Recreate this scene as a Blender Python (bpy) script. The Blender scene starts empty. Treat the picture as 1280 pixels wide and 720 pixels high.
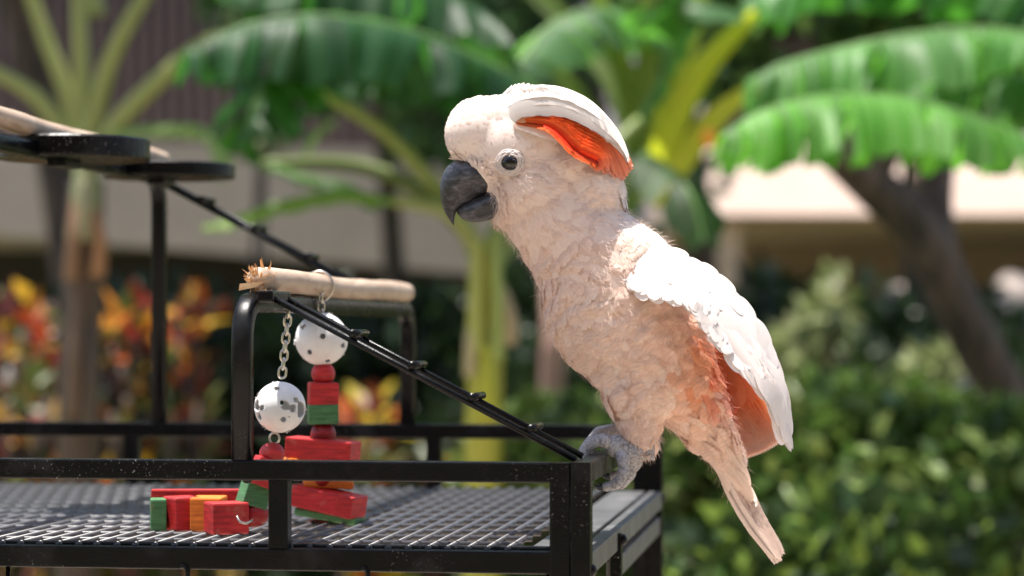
import bpy, bmesh, math, random
import numpy as np
from mathutils import Vector, Matrix
from mathutils.bvhtree import BVHTree

R = math.radians
random.seed(7)
rng = np.random.default_rng(7)
SC = bpy.context.scene
COL = SC.collection

# ------------------------------------------------------------------ camera
F, HY, ZC = 85 / 36 * 1280, 410.0, 1.60        # focal length in photo pixels, horizon row, eye height
cam_d = bpy.data.cameras.new('camera'); cam = bpy.data.objects.new('camera', cam_d); COL.objects.link(cam)
cam.location = (0, 0, ZC); cam.rotation_euler = (R(90), 0, 0)
cam_d.lens = 85; cam_d.sensor_width = 36; cam_d.shift_y = 50 / 1280
cam_d.clip_start = 0.05; cam_d.clip_end = 2000
cam_d.dof.use_dof = True; cam_d.dof.focus_distance = 2.15; cam_d.dof.aperture_fstop = 3.9
SC.camera = cam

# ------------------------------------------------------------------ sky, sun, exposure
TO_SUN = Vector((-0.15, 0.05, 0.98)).normalized()
SUN_EL = math.asin(TO_SUN.z); SUN_AZ = math.atan2(TO_SUN.x, TO_SUN.y)
w = bpy.data.worlds.new('World'); SC.world = w; w.use_nodes = True
nt = w.node_tree
sky = nt.nodes.new('ShaderNodeTexSky'); sky.sky_type = 'NISHITA'; sky.sun_disc = False
sky.sun_elevation = SUN_EL; sky.sun_rotation = SUN_AZ; sky.dust_density = 2.5; sky.air_density = 1.0
nt.links.new(sky.outputs[0], nt.nodes['Background'].inputs[0])
nt.nodes['Background'].inputs[1].default_value = 0.105
sun_d = bpy.data.lights.new('sun', 'SUN'); sun_d.energy = 4.4; sun_d.angle = R(0.53); sun_d.color = (1.0, 0.955, 0.89)
sun = bpy.data.objects.new('sun', sun_d); COL.objects.link(sun)
sun.rotation_euler = TO_SUN.to_track_quat('Z', 'Y').to_euler(); sun.location = (0, 0, 20)
vs = SC.view_settings
vs.view_transform = 'Standard'; vs.look = 'None'; vs.gamma = 1; vs.use_curve_mapping = False; vs.exposure = 1.25
SC.cycles.use_denoising = True
SC.cycles.max_bounces = 8; SC.cycles.transparent_max_bounces = 16; SC.cycles.transmission_bounces = 6; SC.cycles.sample_clamp_indirect = 6

# ------------------------------------------------------------------ helpers
def P(u, v, d):
    """photo pixel at distance d -> place in the garden"""
    return np.array([(u - 640) / F * d, d, ZC - (v - HY) / F * d])

ROOT = {}
def tag(o, label=None, cat=None, group=None, kind=None):
    if label: o['label'] = label
    if cat: o['category'] = cat
    if group: o['group'] = group
    if kind: o['kind'] = kind
    return o

def empty(name, loc, label=None, cat=None, group=None):
    o = bpy.data.objects.new(name, None); COL.objects.link(o); o.location = tuple(loc)
    o.empty_display_size = 0.05
    ROOT[o.name] = np.array(loc, float)
    return tag(o, label, cat, group)

def base_of(o):
    while o is not None:
        if o.name in ROOT: return ROOT[o.name]
        o = o.parent
    return np.zeros(3)

def mk(name, verts, faces, mat, parent=None, smooth=True, col=None, uv=None, local=False, nrm=None):
    """verts in world space; moved to the root's own frame"""
    V = np.asarray(verts, float)
    if not local: V = V - base_of(parent)
    me = bpy.data.meshes.new(name)
    if isinstance(faces, np.ndarray):
        nv, nf, k = len(V), len(faces), faces.shape[1]
        me.vertices.add(nv); me.vertices.foreach_set('co', V.astype(np.float32).ravel())
        me.loops.add(nf * k); me.loops.foreach_set('vertex_index', faces.astype(np.int32).ravel())
        me.polygons.add(nf); me.polygons.foreach_set('loop_start', np.arange(0, nf * k, k, dtype=np.int32))
        me.update(calc_edges=True); me.validate()
    else:
        me.from_pydata([tuple(p) for p in V], [], [tuple(f) for f in faces]); me.update()
    if smooth:
        me.polygons.foreach_set('use_smooth', np.ones(len(me.polygons), bool))
    if col is not None:
        a = me.color_attributes.new('tint', 'FLOAT_COLOR', 'POINT')
        c = np.ones((len(V), 4), np.float32); c[:, :np.asarray(col).shape[1]] = col
        a.data.foreach_set('color', c.ravel())
    if uv is not None:
        a = me.attributes.new('uvp', 'FLOAT_VECTOR', 'POINT')
        c = np.zeros((len(V), 3), np.float32); c[:, :2] = uv
        a.data.foreach_set('vector', c.ravel())
    if nrm is not None: me.normals_split_custom_set_from_vertices(np.asarray(nrm, np.float32))
    if mat: me.materials.append(mat)
    o = bpy.data.objects.new(name, me); COL.objects.link(o)
    if parent is not None: o.parent = parent
    return o

def share(name, me, parent, M):
    o = bpy.data.objects.new(name, me); COL.objects.link(o)
    M = Matrix(M)
    if parent is not None:
        o.parent = parent; b = base_of(parent)
        M = Matrix.Translation(-Vector(b)) @ M
    o.matrix_local = M
    return o

class MB:
    """collects shapes into one mesh"""
    def __init__(s): s.v = []; s.f = []; s.n = 0
    def add(s, V, Fc):
        s.v.append(np.asarray(V, float)); s.f += [tuple(i + s.n for i in f) for f in Fc]; s.n += len(V); return s
    def build(s, name, mat, parent=None, smooth=True, **k):
        return mk(name, np.vstack(s.v), s.f, mat, parent, smooth, **k)

def unit(a):
    a = np.asarray(a, float); return a / (np.linalg.norm(a, axis=-1, keepdims=True) + 1e-12)

def smooth_path(pts, n):
    """Catmull-Rom through the points, n samples evenly spread in parameter"""
    p = np.asarray(pts, float)
    q = np.vstack([2 * p[0] - p[1], p, 2 * p[-1] - p[-2]])
    out = []
    for t in np.linspace(0, len(p) - 1 - 1e-9, n):
        i = int(t); x = t - i
        a, b, c, d = q[i], q[i + 1], q[i + 2], q[i + 3]
        out.append(.5 * (2 * b + (c - a) * x + (2 * a - 5 * b + 4 * c - d) * x * x + (3 * b - a - 3 * c + d) * x ** 3))
    return np.array(out)

def sweep(path, prof, up=(0, 0, 1), scale=None, caps=True):
    """profile (k,2) moved along the path"""
    path = np.asarray(path, float); prof = np.asarray(prof, float); n, k = len(path), len(prof)
    tan = unit(np.gradient(path, axis=0)) if n > 2 else unit(np.repeat([path[-1] - path[0]], n, 0))
    up = np.asarray(up, float)
    V = []
    for i in range(n):
        t = tan[i]; s = np.cross(t, up)
        if np.linalg.norm(s) < .05: s = np.cross(t, (1, 0.01, 0) if abs(t[0]) < .9 else (0, 1, 0))
        s = unit(s); u2 = np.cross(s, t)
        sc = 1 if scale is None else scale[i]
        V.append(path[i] + sc * (prof[:, :1] * s + prof[:, 1:] * u2))
    V = np.vstack(V); Fc = []
    for i in range(n - 1):
        for j in range(k):
            a = i * k + j; b = i * k + (j + 1) % k
            Fc.append((a, b, b + k, a + k))
    if caps: Fc += [tuple(range(k - 1, -1, -1)), tuple(range((n - 1) * k, n * k))]
    return V, Fc

def circle(r, k=12):
    a = np.linspace(0, 2 * np.pi, k, endpoint=False); return np.c_[r * np.cos(a), r * np.sin(a)]

def rrect(w_, h_, r):
    o = []
    for cx, cy, a0 in ((w_ / 2 - r, h_ / 2 - r, 0), (-w_ / 2 + r, h_ / 2 - r, 90), (-w_ / 2 + r, -h_ / 2 + r, 180), (w_ / 2 - r, -h_ / 2 + r, 270)):
        for a in (0, 45, 90): o.append((cx + r * math.cos(R(a0 + a)), cy + r * math.sin(R(a0 + a))))
    return np.array(o)

def ellipsoid(c, r, nu=24, nv=16, M=None):
    V = []; Fc = []
    for i in range(nv + 1):
        th = math.pi * i / nv
        for j in range(nu):
            ph = 2 * math.pi * j / nu
            V.append((r[0] * math.sin(th) * math.cos(ph), r[1] * math.sin(th) * math.sin(ph), r[2] * math.cos(th)))
    V = np.array(V)
    if M is not None: V = V @ np.asarray(M).T
    for i in range(nv):
        for j in range(nu):
            Fc.append((i * nu + j, (i + 1) * nu + j, (i + 1) * nu + (j + 1) % nu, i * nu + (j + 1) % nu))
    return V + np.asarray(c), Fc

def bevel_box(sx, sy, sz, b, seg=2):
    bm = bmesh.new(); bmesh.ops.create_cube(bm, size=1)
    bmesh.ops.scale(bm, vec=(sx, sy, sz), verts=bm.verts)
    if b: bmesh.ops.bevel(bm, geom=list(bm.edges), offset=b, segments=seg, affect='EDGES', profile=.6)
    V = np.array([v.co[:] for v in bm.verts]); Fc = [tuple(v.index for v in f.verts) for f in bm.faces]
    bm.free(); return V, Fc

def rot(ax, deg): return np.array(Matrix.Rotation(R(deg), 3, ax))

def remeshed(V, Fc, vox, it, name):
    me = bpy.data.meshes.new(name); me.from_pydata([tuple(p) for p in V], [], Fc); me.update()
    o = bpy.data.objects.new(name, me); COL.objects.link(o)
    m = o.modifiers.new('r', 'REMESH'); m.mode = 'VOXEL'; m.voxel_size = vox
    m = o.modifiers.new('s', 'SMOOTH'); m.factor = .5; m.iterations = it
    dg = bpy.context.evaluated_depsgraph_get()
    me2 = bpy.data.meshes.new_from_object(o.evaluated_get(dg))
    bpy.data.objects.remove(o); bpy.data.meshes.remove(me)
    me2.polygons.foreach_set('use_smooth', np.ones(len(me2.polygons), bool))
    return me2

# ------------------------------------------------------------------ materials
def srgb(r, g, b):
    f = lambda c: (c / 255 / 12.92) if c <= 10 else ((c / 255 + .055) / 1.055) ** 2.4
    return (f(r), f(g), f(b))

class Mat:
    def __init__(s, name):
        s.m = bpy.data.materials.new(name); s.m.use_nodes = True
        s.t = s.m.node_tree; s.b = s.t.nodes['Principled BSDF']; s.out = s.t.nodes['Material Output']
    def n(s, typ, **k):
        nd = s.t.nodes.new(typ)
        for a, b in k.items():
            if a in nd.inputs.keys(): nd.inputs[a].default_value = b
            else: setattr(nd, a, b)
        return nd
    def l(s, a, b): s.t.links.new(a, b)
    def coord(s): return s.n('ShaderNodeTexCoord').outputs['Object']
    def noise(s, scale, detail=4, vec=None, rough=.55):
        nd = s.n('ShaderNodeTexNoise'); nd.inputs['Scale'].default_value = scale; nd.inputs['Detail'].default_value = detail
        nd.inputs['Roughness'].default_value = rough
        s.l(vec if vec is not None else s.coord(), nd.inputs['Vector']); return nd.outputs['Fac']
    def ramp(s, fac, stops):
        nd = s.n('ShaderNodeValToRGB'); e = nd.color_ramp.elements
        while len(e) < len(stops): e.new(.5)
        for i, (p, c) in enumerate(stops): e[i].position = p; e[i].color = (*c, 1) if len(c) == 3 else c
        s.l(fac, nd.inputs[0]); return nd.outputs[0]
    def bump(s, h, strength, dist=.001):
        nd = s.n('ShaderNodeBump'); nd.inputs['Strength'].default_value = strength; nd.inputs['Distance'].default_value = dist
        s.l(h, nd.inputs['Height']); s.l(nd.outputs[0], s.b.inputs['Normal']); return nd
    def set(s, **k):
        for a, b in k.items(): s.b.inputs[a.replace('_', ' ')].default_value = b
        return s

def m_black():
    m = Mat('black_powder_coat'); m.set(Roughness=.36, Specular_IOR_Level=.16)
    f = m.noise(900, 3); g = m.noise(22, 5)
    c = m.ramp(g, [(0, (.0025, .0025, .003)), (.56, (.004, .004, .0045)), (.72, (.015, .015, .016)), (1, (.05, .05, .048))])
    sp = m.ramp(m.noise(520, 2), [(.66, (0, 0, 0)), (.74, (1, 1, 1))]); pt = m.ramp(m.noise(9, 3), [(.52, (0, 0, 0)), (.66, (1, 1, 1))])
    mu = m.n('ShaderNodeMixRGB'); mu.blend_type = 'MULTIPLY'; mu.inputs[0].default_value = 1; m.l(sp, mu.inputs[1]); m.l(pt, mu.inputs[2])
    mx = m.n('ShaderNodeMixRGB'); m.l(mu.outputs[0], mx.inputs[0]); m.l(c, mx.inputs[1]); mx.inputs[2].default_value = (.30, .29, .28, 1); m.l(mx.outputs[0], m.b.inputs['Base Color'])
    r = m.ramp(g, [(.3, (.17,) * 3), (.75, (.36,) * 3)]); m.l(r, m.b.inputs['Roughness'])
    m.bump(f, .35, .0006); return m.m

def m_grate():
    m = Mat('grey_coated_wire'); f = m.noise(60, 4)
    m.l(m.ramp(f, [(.2, (.035, .035, .04)), (.8, (.085, .083, .088))]), m.b.inputs['Base Color']); m.set(Roughness=.42); return m.m

def m_apron():
    m = Mat('grey_worn_coat'); f = m.noise(30, 6)
    m.l(m.ramp(f, [(.25, (.05, .05, .052)), (.55, (.09, .088, .09)), (.8, (.17, .165, .165))]), m.b.inputs['Base Color']); m.set(Roughness=.45); return m.m

def m_wood():
    m = Mat('bare_dowel_wood'); co = m.coord()
    mp = m.n('ShaderNodeMapping'); mp.inputs['Scale'].default_value = (60, 4, 60); m.l(co, mp.inputs[0])
    f = m.noise(2.2, 6, mp.outputs[0]); g = m.noise(18, 3)
    c = m.ramp(f, [(.25, (.33, .225, .155)), (.5, (.47, .35, .255)), (.75, (.56, .44, .33))])
    d = m.ramp(g, [(.3, (.82, .76, .72)), (.62, (1, 1, 1)), (.75, (1, .75, .5))])
    mx = m.n('ShaderNodeMixRGB'); mx.blend_type = 'MULTIPLY'; mx.inputs[0].default_value = .8
    m.l(c, mx.inputs[1]); m.l(d, mx.inputs[2]); m.l(mx.outputs[0], m.b.inputs['Base Color'])
    m.set(Roughness=.6); m.bump(f, .4, .0006); return m.m

def m_splinter():
    m = Mat('raw_splintered_wood'); f = m.noise(90, 3)
    m.l(m.ramp(f, [(.3, (.55, .28, .12)), (.6, (.78, .52, .29)), (.8, (.85, .66, .42))]), m.b.inputs['Base Color']); m.set(Roughness=.75); return m.m

def m_dye(name, c, dark):
    m = Mat(name); co = m.coord()
    mp = m.n('ShaderNodeMapping'); mp.inputs['Scale'].default_value = (40, 40, 240); m.l(co, mp.inputs[0])
    f = m.noise(1.5, 5, mp.outputs[0]); g = m.noise(70, 5)
    cc = m.ramp(f, [(.25, dark), (.6, c), (.9, tuple(min(1, x * 1.25 + .03) for x in c))])
    pale = m.ramp(g, [(.60, (0, 0, 0)), (.72, (1, 1, 1))])
    mx = m.n('ShaderNodeMixRGB'); m.l(pale, mx.inputs[0]); m.l(cc, mx.inputs[1]); mx.inputs[2].default_value = (c[0] * .6 + .16, c[1] * .6 + .07, c[2] * .6 + .045, 1)
    m.l(mx.outputs[0], m.b.inputs['Base Color']); m.set(Roughness=.5); m.bump(f, .35, .0006); return m.m

def m_simple(name, c, rough, metal=0, nscale=None, namp=.25, bump=0):
    m = Mat(name); m.set(Roughness=rough, Metallic=metal)
    f = m.noise(nscale or 40, 4)
    m.l(m.ramp(f, [(.25, tuple(x * (1 - namp) for x in c)), (.75, tuple(min(1, x * (1 + namp)) for x in c))]), m.b.inputs['Base Color'])
    if bump: m.bump(f, bump, .001)
    return m.m

def m_tint(name, transl=.25, rough=.75, spec=.25, gain=None):
    """colour from the per-vertex pigment"""
    m = Mat(name); a = m.n('ShaderNodeAttribute'); a.attribute_name = 'tint'
    m.l(a.outputs['Color'], m.b.inputs['Base Color']); m.set(Roughness=rough, Specular_IOR_Level=spec)
    if transl:
        t = m.n('ShaderNodeBsdfTranslucent'); m.l(a.outputs['Color'], t.inputs[0])
        mx = m.n('ShaderNodeMixShader'); mx.inputs[0].default_value = transl
        m.l(m.b.outputs[0], mx.inputs[1]); m.l(t.outputs[0], mx.inputs[2]); m.l(mx.outputs[0], m.out.inputs[0])
    return m.m

def m_banana():
    m = Mat('banana_leaf'); a = m.n('ShaderNodeAttribute'); a.attribute_name = 'tint'
    u = m.n('ShaderNodeAttribute'); u.attribute_name = 'uvp'
    mp = m.n('ShaderNodeMapping'); mp.inputs['Scale'].default_value = (60, .6, 1); m.l(u.outputs['Vector'], mp.inputs[0])
    f = m.noise(1.0, 4, mp.outputs[0])
    r = m.ramp(f, [(.3, (.68, .7, .6)), (.7, (1.2, 1.15, 1.2))])
    mx = m.n('ShaderNodeMixRGB'); mx.blend_type = 'MULTIPLY'; mx.inputs[0].default_value = 1
    m.l(a.outputs['Color'], mx.inputs[1]); m.l(r, mx.inputs[2]); m.l(mx.outputs[0], m.b.inputs['Base Color'])
    m.set(Roughness=.46, Specular_IOR_Level=.35)
    t = m.n('ShaderNodeBsdfTranslucent'); hs = m.n('ShaderNodeMixRGB'); hs.blend_type = 'MULTIPLY'; hs.inputs[0].default_value = 1
    m.l(mx.outputs[0], hs.inputs[1]); hs.inputs[2].default_value = (1.6, 1.9, .8, 1); m.l(hs.outputs[0], t.inputs[0])
    s = m.n('ShaderNodeMixShader'); s.inputs[0].default_value = .5
    m.l(m.b.outputs[0], s.inputs[1]); m.l(t.outputs[0], s.inputs[2]); m.l(s.outputs[0], m.out.inputs[0])
    m.bump(f, .4, .01); return m.m

def m_beak():
    m = Mat('grey_beak_keratin'); co = m.coord()
    mp = m.n('ShaderNodeMapping'); mp.inputs['Scale'].default_value = (1, 1, 2.2); mp.inputs['Rotation'].default_value = (0, .6, 0); m.l(co, mp.inputs[0])
    f = m.noise(70, 8, mp.outputs[0], .7); g = m.noise(420, 6, mp.outputs[0], .7)
    c = m.ramp(f, [(.36, (.008, .008, .010)), (.5, (.022, .022, .027)), (.62, (.075, .075, .09)), (.76, (.17, .17, .19))])
    vo = m.n('ShaderNodeTexVoronoi'); vo.feature = 'DISTANCE_TO_EDGE'; vo.inputs['Scale'].default_value = 95; m.l(mp.outputs[0], vo.inputs['Vector'])
    sc = m.ramp(vo.outputs['Distance'], [(.0, (1, 1, 1)), (.035, (0, 0, 0))])
    gate = m.ramp(g, [(.5, (0, 0, 0)), (.7, (1, 1, 1))])
    mu = m.n('ShaderNodeMixRGB'); mu.blend_type = 'MULTIPLY'; mu.inputs[0].default_value = 1; m.l(sc, mu.inputs[1]); m.l(gate, mu.inputs[2])
    mx = m.n('ShaderNodeMixRGB'); m.l(mu.outputs[0], mx.inputs[0]); m.l(c, mx.inputs[1]); mx.inputs[2].default_value = (.22, .22, .24, 1)
    m.l(mx.outputs[0], m.b.inputs['Base Color']); m.set(Roughness=.42); m.bump(f, .35, .001); return m.m

def m_foot():
    m = Mat('grey_scaly_skin')
    vo = m.n('ShaderNodeTexVoronoi'); vo.inputs['Scale'].default_value = 400; m.l(m.coord(), vo.inputs['Vector'])
    f = m.noise(60, 3)
    c = m.ramp(vo.outputs['Distance'], [(.15, (.40, .39, .41)), (.6, (.30, .295, .31)), (.95, (.17, .165, .175))])
    d = m.ramp(f, [(.3, (.7, .7, .7)), (.7, (1.15, 1.15, 1.15))])
    mx = m.n('ShaderNodeMixRGB'); mx.blend_type = 'MULTIPLY'; mx.inputs[0].default_value = 1; m.l(c, mx.inputs[1]); m.l(d, mx.inputs[2]); m.l(mx.outputs[0], m.b.inputs['Base Color'])
    m.set(Roughness=.75, Specular_IOR_Level=.2); bn = m.bump(vo.outputs['Distance'], .6, .0008); bn.invert = True; return m.m

def m_eye_ring():
    m = Mat('pale_eye_skin'); f = m.noise(700, 4)
    m.l(m.ramp(f, [(.3, (.38, .32, .30)), (.7, (.60, .53, .50))]), m.b.inputs['Base Color']); m.set(Roughness=.6); m.bump(f, .5, .0006); return m.m

def m_bark():
    m = Mat('rough_bark'); co = m.coord(); mp = m.n('ShaderNodeMapping'); mp.inputs['Scale'].default_value = (8, 8, 2); m.l(co, mp.inputs[0])
    f = m.noise(3, 6, mp.outputs[0]); g = m.noise(2.5, 3)
    c = m.ramp(f, [(.3, (.03, .022, .018)), (.6, (.11, .078, .062)), (.8, (.22, .155, .125))])
    d = m.ramp(g, [(.4, (.7, .7, .7)), (.65, (1.3, 1.2, 1.15))])
    mx = m.n('ShaderNodeMixRGB'); mx.blend_type = 'MULTIPLY'; mx.inputs[0].default_value = 1
    m.l(c, mx.inputs[1]); m.l(d, mx.inputs[2]); m.l(mx.outputs[0], m.b.inputs['Base Color'])
    m.set(Roughness=.85); m.bump(f, .8, .02); return m.m

def m_stucco(name, c):
    m = Mat(name); f = m.noise(3, 4); g = m.noise(80, 3)
    m.l(m.ramp(f, [(.3, tuple(x * .9 for x in c)), (.7, tuple(x * 1.06 for x in c))]), m.b.inputs['Base Color']); m.set(Roughness=.85); m.bump(g, .3, .01); return m.m

def m_ground():
    m = Mat('garden_ground'); f = m.noise(1.2, 8); g = m.noise(40, 4)
    c = m.ramp(f, [(.35, (.10, .13, .045)), (.5, (.15, .16, .07)), (.62, (.30, .25, .18))]); m.l(c, m.b.inputs['Base Color'])
    m.set(Roughness=.9); m.bump(g, .6, .03); return m.m

def m_paving():
    m = Mat('bounce_paving'); f = m.noise(5, 6)
    m.l(m.ramp(f, [(.3, (.38, .30, .24)), (.7, (.52, .43, .36))]), m.b.inputs['Base Color']); m.set(Roughness=.8); return m.m

BLACK, GRATE, APRON, WOOD, SPLINT = m_black(), m_grate(), m_apron(), m_wood(), m_splinter()
RED = m_dye('red_dyed_wood', (.52, .018, .020), (.24, .008, .009))
CRIM = m_dye('crimson_lacquered_wood', (.36, .010, .012), (.17, .005, .006))
GREEN = m_dye('green_dyed_wood', (.065, .20, .07), (.03, .10, .035))
ORANGE = m_dye('orange_dyed_wood', (.80, .22, .02), (.55, .12, .012))
STEEL = m_simple('nickel_chain', (.62, .56, .48), .28, 1.0, 200, .2)
PLASTIC = m_simple('white_scuffed_plastic', (.76, .75, .74), .38, 0, 60, .06)
FEATHER = m_tint('feather', .22, .8, .15)
BARE = m_tint('under_plumage', .0, .9, .1)
LINING = m_tint('lining_feather', .6, .8, .15)
DOWN = m_tint('down_feather', .3, .9, .08)
LEAF = m_tint('leaf', .3, .45, .4)
BANANA = m_banana()
STEM = m_tint('plant_stem', .08, .5, .35)
BEAK, FOOT, RING, BARK = m_beak(), m_foot(), m_eye_ring(), m_bark()
EYEB = m_simple('black_eye', (.004, .0035, .0035), .05, 0, 20, .2)
CLAW = m_simple('dark_claw', (.03, .03, .033), .35, 0, 200, .3)
#BUILD

# ================================================================== GROUND
def grid_sheet(name, x0, x1, y0, y1, z, n, mat, amp=0):
    xs = np.linspace(x0, x1, n); ys = np.linspace(y0, y1, n); X, Y = np.meshgrid(xs, ys)
    Z = z + amp * (np.sin(X * .7) * np.cos(Y * .5) + .5 * np.sin(X * 1.9 + Y)) * np.clip((np.hypot(X, Y - 3) - 4) / 6, 0, 1)
    V = np.c_[X.ravel(), Y.ravel(), Z.ravel()]
    Fc = [(j * n + i, j * n + i + 1, (j + 1) * n + i + 1, (j + 1) * n + i) for j in range(n - 1) for i in range(n - 1)]
    return tag(mk(name, V, Fc, mat), kind='structure')
grid_sheet('ground', -400, 400, -200, 800, 0, 60, m_ground())
grid_sheet('paving', -3.5, 3.5, -2.5, 4.6, .006, 2, m_paving())  # unseen warm sheet added to bounce light up at the bird

# ================================================================== CAGE
TH = math.atan(420 / F)
EX = np.array([math.cos(TH), -math.sin(TH), 0]); EY = np.array([math.sin(TH), math.cos(TH), 0]); EZ = np.array([0, 0, 1.])
C0 = np.array([(727 - 640) / F * 2.04, 2.04, 0])
DEP, TUBE, WID = .79, .0172, 1.02
Z_RT = ZC - 168 / F * 2.04            # top of the railing
Z_GR = ZC - 275 / F * 2.04            # grate
def K(x, y, z): return C0 + x * EX + y * EY + z * EZ
def fx(u, y=0.0):
    """place along the rail (local x) at which a line y deep shows at column u"""
    b = C0 + y * EY; k = (u - 640) / F
    return (k * b[1] - b[0]) / (EX[0] - k * EX[1])
def zat(v, x, y): return ZC - (v - HY) / F * K(x, y, 0)[1]
CM = np.eye(4); CM[:3, 0], CM[:3, 1], CM[:3, 2] = EX, EY, EZ
def CMat(x, y, z):
    M = CM.copy(); M[:3, 3] = K(x, y, z); return M

cage = empty('play_top_cage', K(-WID / 2, DEP / 2, 0), 'black metal parrot cage with a railed play top, ladders and wire grate', 'cage')
SQ = rrect(TUBE, TUBE, .0016)
def tube(name, a, b, prof=SQ, mat=BLACK, parent=cage, up=(0, 0, 1)):
    V, Fc = sweep([a, b], prof, up=up); return mk(name, V, Fc, mat, parent, smooth=False)
h = TUBE / 2
zr = Z_RT - h
# railing round the top
tube('railing', K(-WID, 0, zr), K(-h - TUBE, 0, zr))
tube('railing', K(-WID, DEP, zr), K(-h - TUBE, DEP, zr))
tube('railing', K(0, h + .001, zr), K(0, DEP - h - .001, zr))
tube('railing', K(-WID, h + .001, zr), K(-WID, DEP - h - .001, zr))
zb = Z_GR - .0125
fr = rrect(TUBE * .9, .019, .0014)
tube('grate_frame', K(-WID, 0, zb), K(-h - TUBE, 0, zb), fr)
tube('grate_frame', K(-WID, DEP, zb), K(-h - TUBE, DEP, zb), fr)
tube('grate_lip', K(-WID, .0125, Z_GR - .003), K(-h - TUBE, .0125, Z_GR - .003), rrect(.006, .006, .002))
# corner legs, two tubes side by side at the right-hand corners
for y in (0, DEP):
    tube('leg', K(0, y, 0.03), K(0, y, Z_RT + .0004 ), up=EY)
    tube('corner_post', K(-TUBE - .0006, y, Z_GR - .12), K(-TUBE - .0006, y, Z_RT - .0003), up=EY)
    tube('leg', K(-WID - TUBE, y, 0.03), K(-WID - TUBE, y, Z_RT), up=EY)
for x in (0, -WID - TUBE):
    for y in (0, DEP):
        V, Fc = ellipsoid(K(x, y, .03), (.03, .03, .03), 14, 8); mk('caster', V, Fc, BLACK, cage)
# short posts
for u, y in ((350, 0), (10, 0)):
    x = fx(u, y) if u > 100 else fx(350, 0) - .39
    tube('railing_post', K(x, y, Z_GR - .003), K(x, y, Z_RT - TUBE + .0005), up=EY)
for u in (166, 543):
    x = fx(u, DEP); tube('railing_post', K(x, DEP, Z_GR - .003), K(x, DEP, Z_RT - TUBE + .0005), up=EY)
# grate: long wires running front to back over a few cross wires
V, Fc = sweep([(0, .006, 0), (0, DEP - .008, 0)], circle(.0029, 8)); wire = mk('grate_wire', V, Fc, GRATE, None, True, local=True)
me_w = wire.data; bpy.data.objects.remove(wire)
x = -.064
while x > -WID + .01:
    share('grate_wire', me_w, cage, CMat(x + random.uniform(-.0006, .0006), 0, Z_GR - .003)); x -= .0172
V, Fc = sweep([(-WID + .008, 0, 0), (-.058, 0, 0)], circle(.0027, 8)); wire = mk('cross_wire', V, Fc, GRATE, None, True, local=True)
me_w2 = wire.data; bpy.data.objects.remove(wire)
for i in range(1, 13): share('cross_wire', me_w2, cage, CMat(0, DEP * i / 13, Z_GR - .0036))
# side apron: flat grey plate, its upright flange, a lower rail and the hinge bracket
V, Fc = bevel_box(.038, DEP - .03, .004, .001); mk('side_plate', (V @ CM[:3, :3].T) + K(-.030, DEP / 2, Z_GR - .006), Fc, APRON, cage, False)
V, Fc = bevel_box(.0150, DEP - 2 * h - .004, .020, .0015); mk('side_rail', (V @ CM[:3, :3].T) + K(.0005, DEP / 2, Z_GR - .0145), Fc, APRON, cage, False)
V, Fc = bevel_box(.010, DEP - .26, .020, .0015); mk('drawer_front', (V @ CM[:3, :3].T) + K(.001, DEP / 2 + .12, Z_GR - .044), Fc, APRON, cage, False)
V, Fc = bevel_box(.011, .012, .16, .0015); mk('hinge_bracket', (V @ CM[:3, :3].T) + K(.006, .245, Z_GR - .088), Fc, BLACK, cage, False)
def bolt(p, axis, r=.0055):
    V, Fc = ellipsoid((0, 0, 0), (r, r, r * .75), 14, 8)
    q = np.array(Vector(axis).to_track_quat('Z', 'Y').to_matrix()); mk('bolt', V @ q.T + p, Fc, BLACK, cage)
bolt(K(h, 0.003, Z_GR - .019), EX); bolt(K(.0125, .245, Z_GR - .014), EX); bolt(K(fx(309), 0, Z_RT - TUBE), -EZ, .0045)
bolt(K(h, DEP, Z_GR - .012), EX)
# front bars of the cage below
V, Fc = sweep([(0, 0, .42), (0, 0, Z_GR - .021)], circle(.0021, 8)); b0 = mk('cage_bar', V, Fc, BLACK, None, True, local=True)
me_b = b0.data; bpy.data.objects.remove(b0)
for k in range(-2, 3):
    share('cage_bar', me_b, cage, CMat(fx(235 + 225 * k), 0, 0))
V, Fc = bevel_box(WID, DEP, .03, .003); mk('base_tray', (V @ CM[:3, :3].T) + K(-WID / 2, DEP / 2, .42), Fc, BLACK, cage, False)
for u in (235, 460):
    p = K(fx(u), -.008, Z_GR - .021)
    V, Fc = sweep(smooth_path([p + (-.004, 0, .002), p + (0, 0, .001), p + (.002, 0, -.008), p + (.002, 0, -.03)], 10), circle(.0022, 8)); mk('hook', V, Fc, BLACK, cage)

# --- arches standing on the railing
def arch(u_near, v_top, u_is_far=False):
    x = fx(u_near, DEP) if u_is_far else fx(u_near, 0)
    zt = zat(v_top, x, DEP if u_is_far else 0) - h
    r = .034; pts = [K(x, 0, Z_RT + .0003), K(x, 0, zt - r)]
    for a in range(10, 91, 10): pts.append(K(x, r - r * math.cos(R(a)), zt - r + r * math.sin(R(a))))
    for a in range(0, 91, 10): pts.append(K(x, DEP - r + r * math.sin(R(a)), zt - r + r * math.cos(R(a))))
    pts.append(K(x, DEP, Z_RT + .0003))
    V, Fc = sweep(pts, rrect(TUBE, TUBE, .004), up=EX)
    mk('arch', V, Fc, BLACK, cage); return x, zt
xa, za = arch(303, 365)
xb, zbt = arch(199, 213, True)

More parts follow.
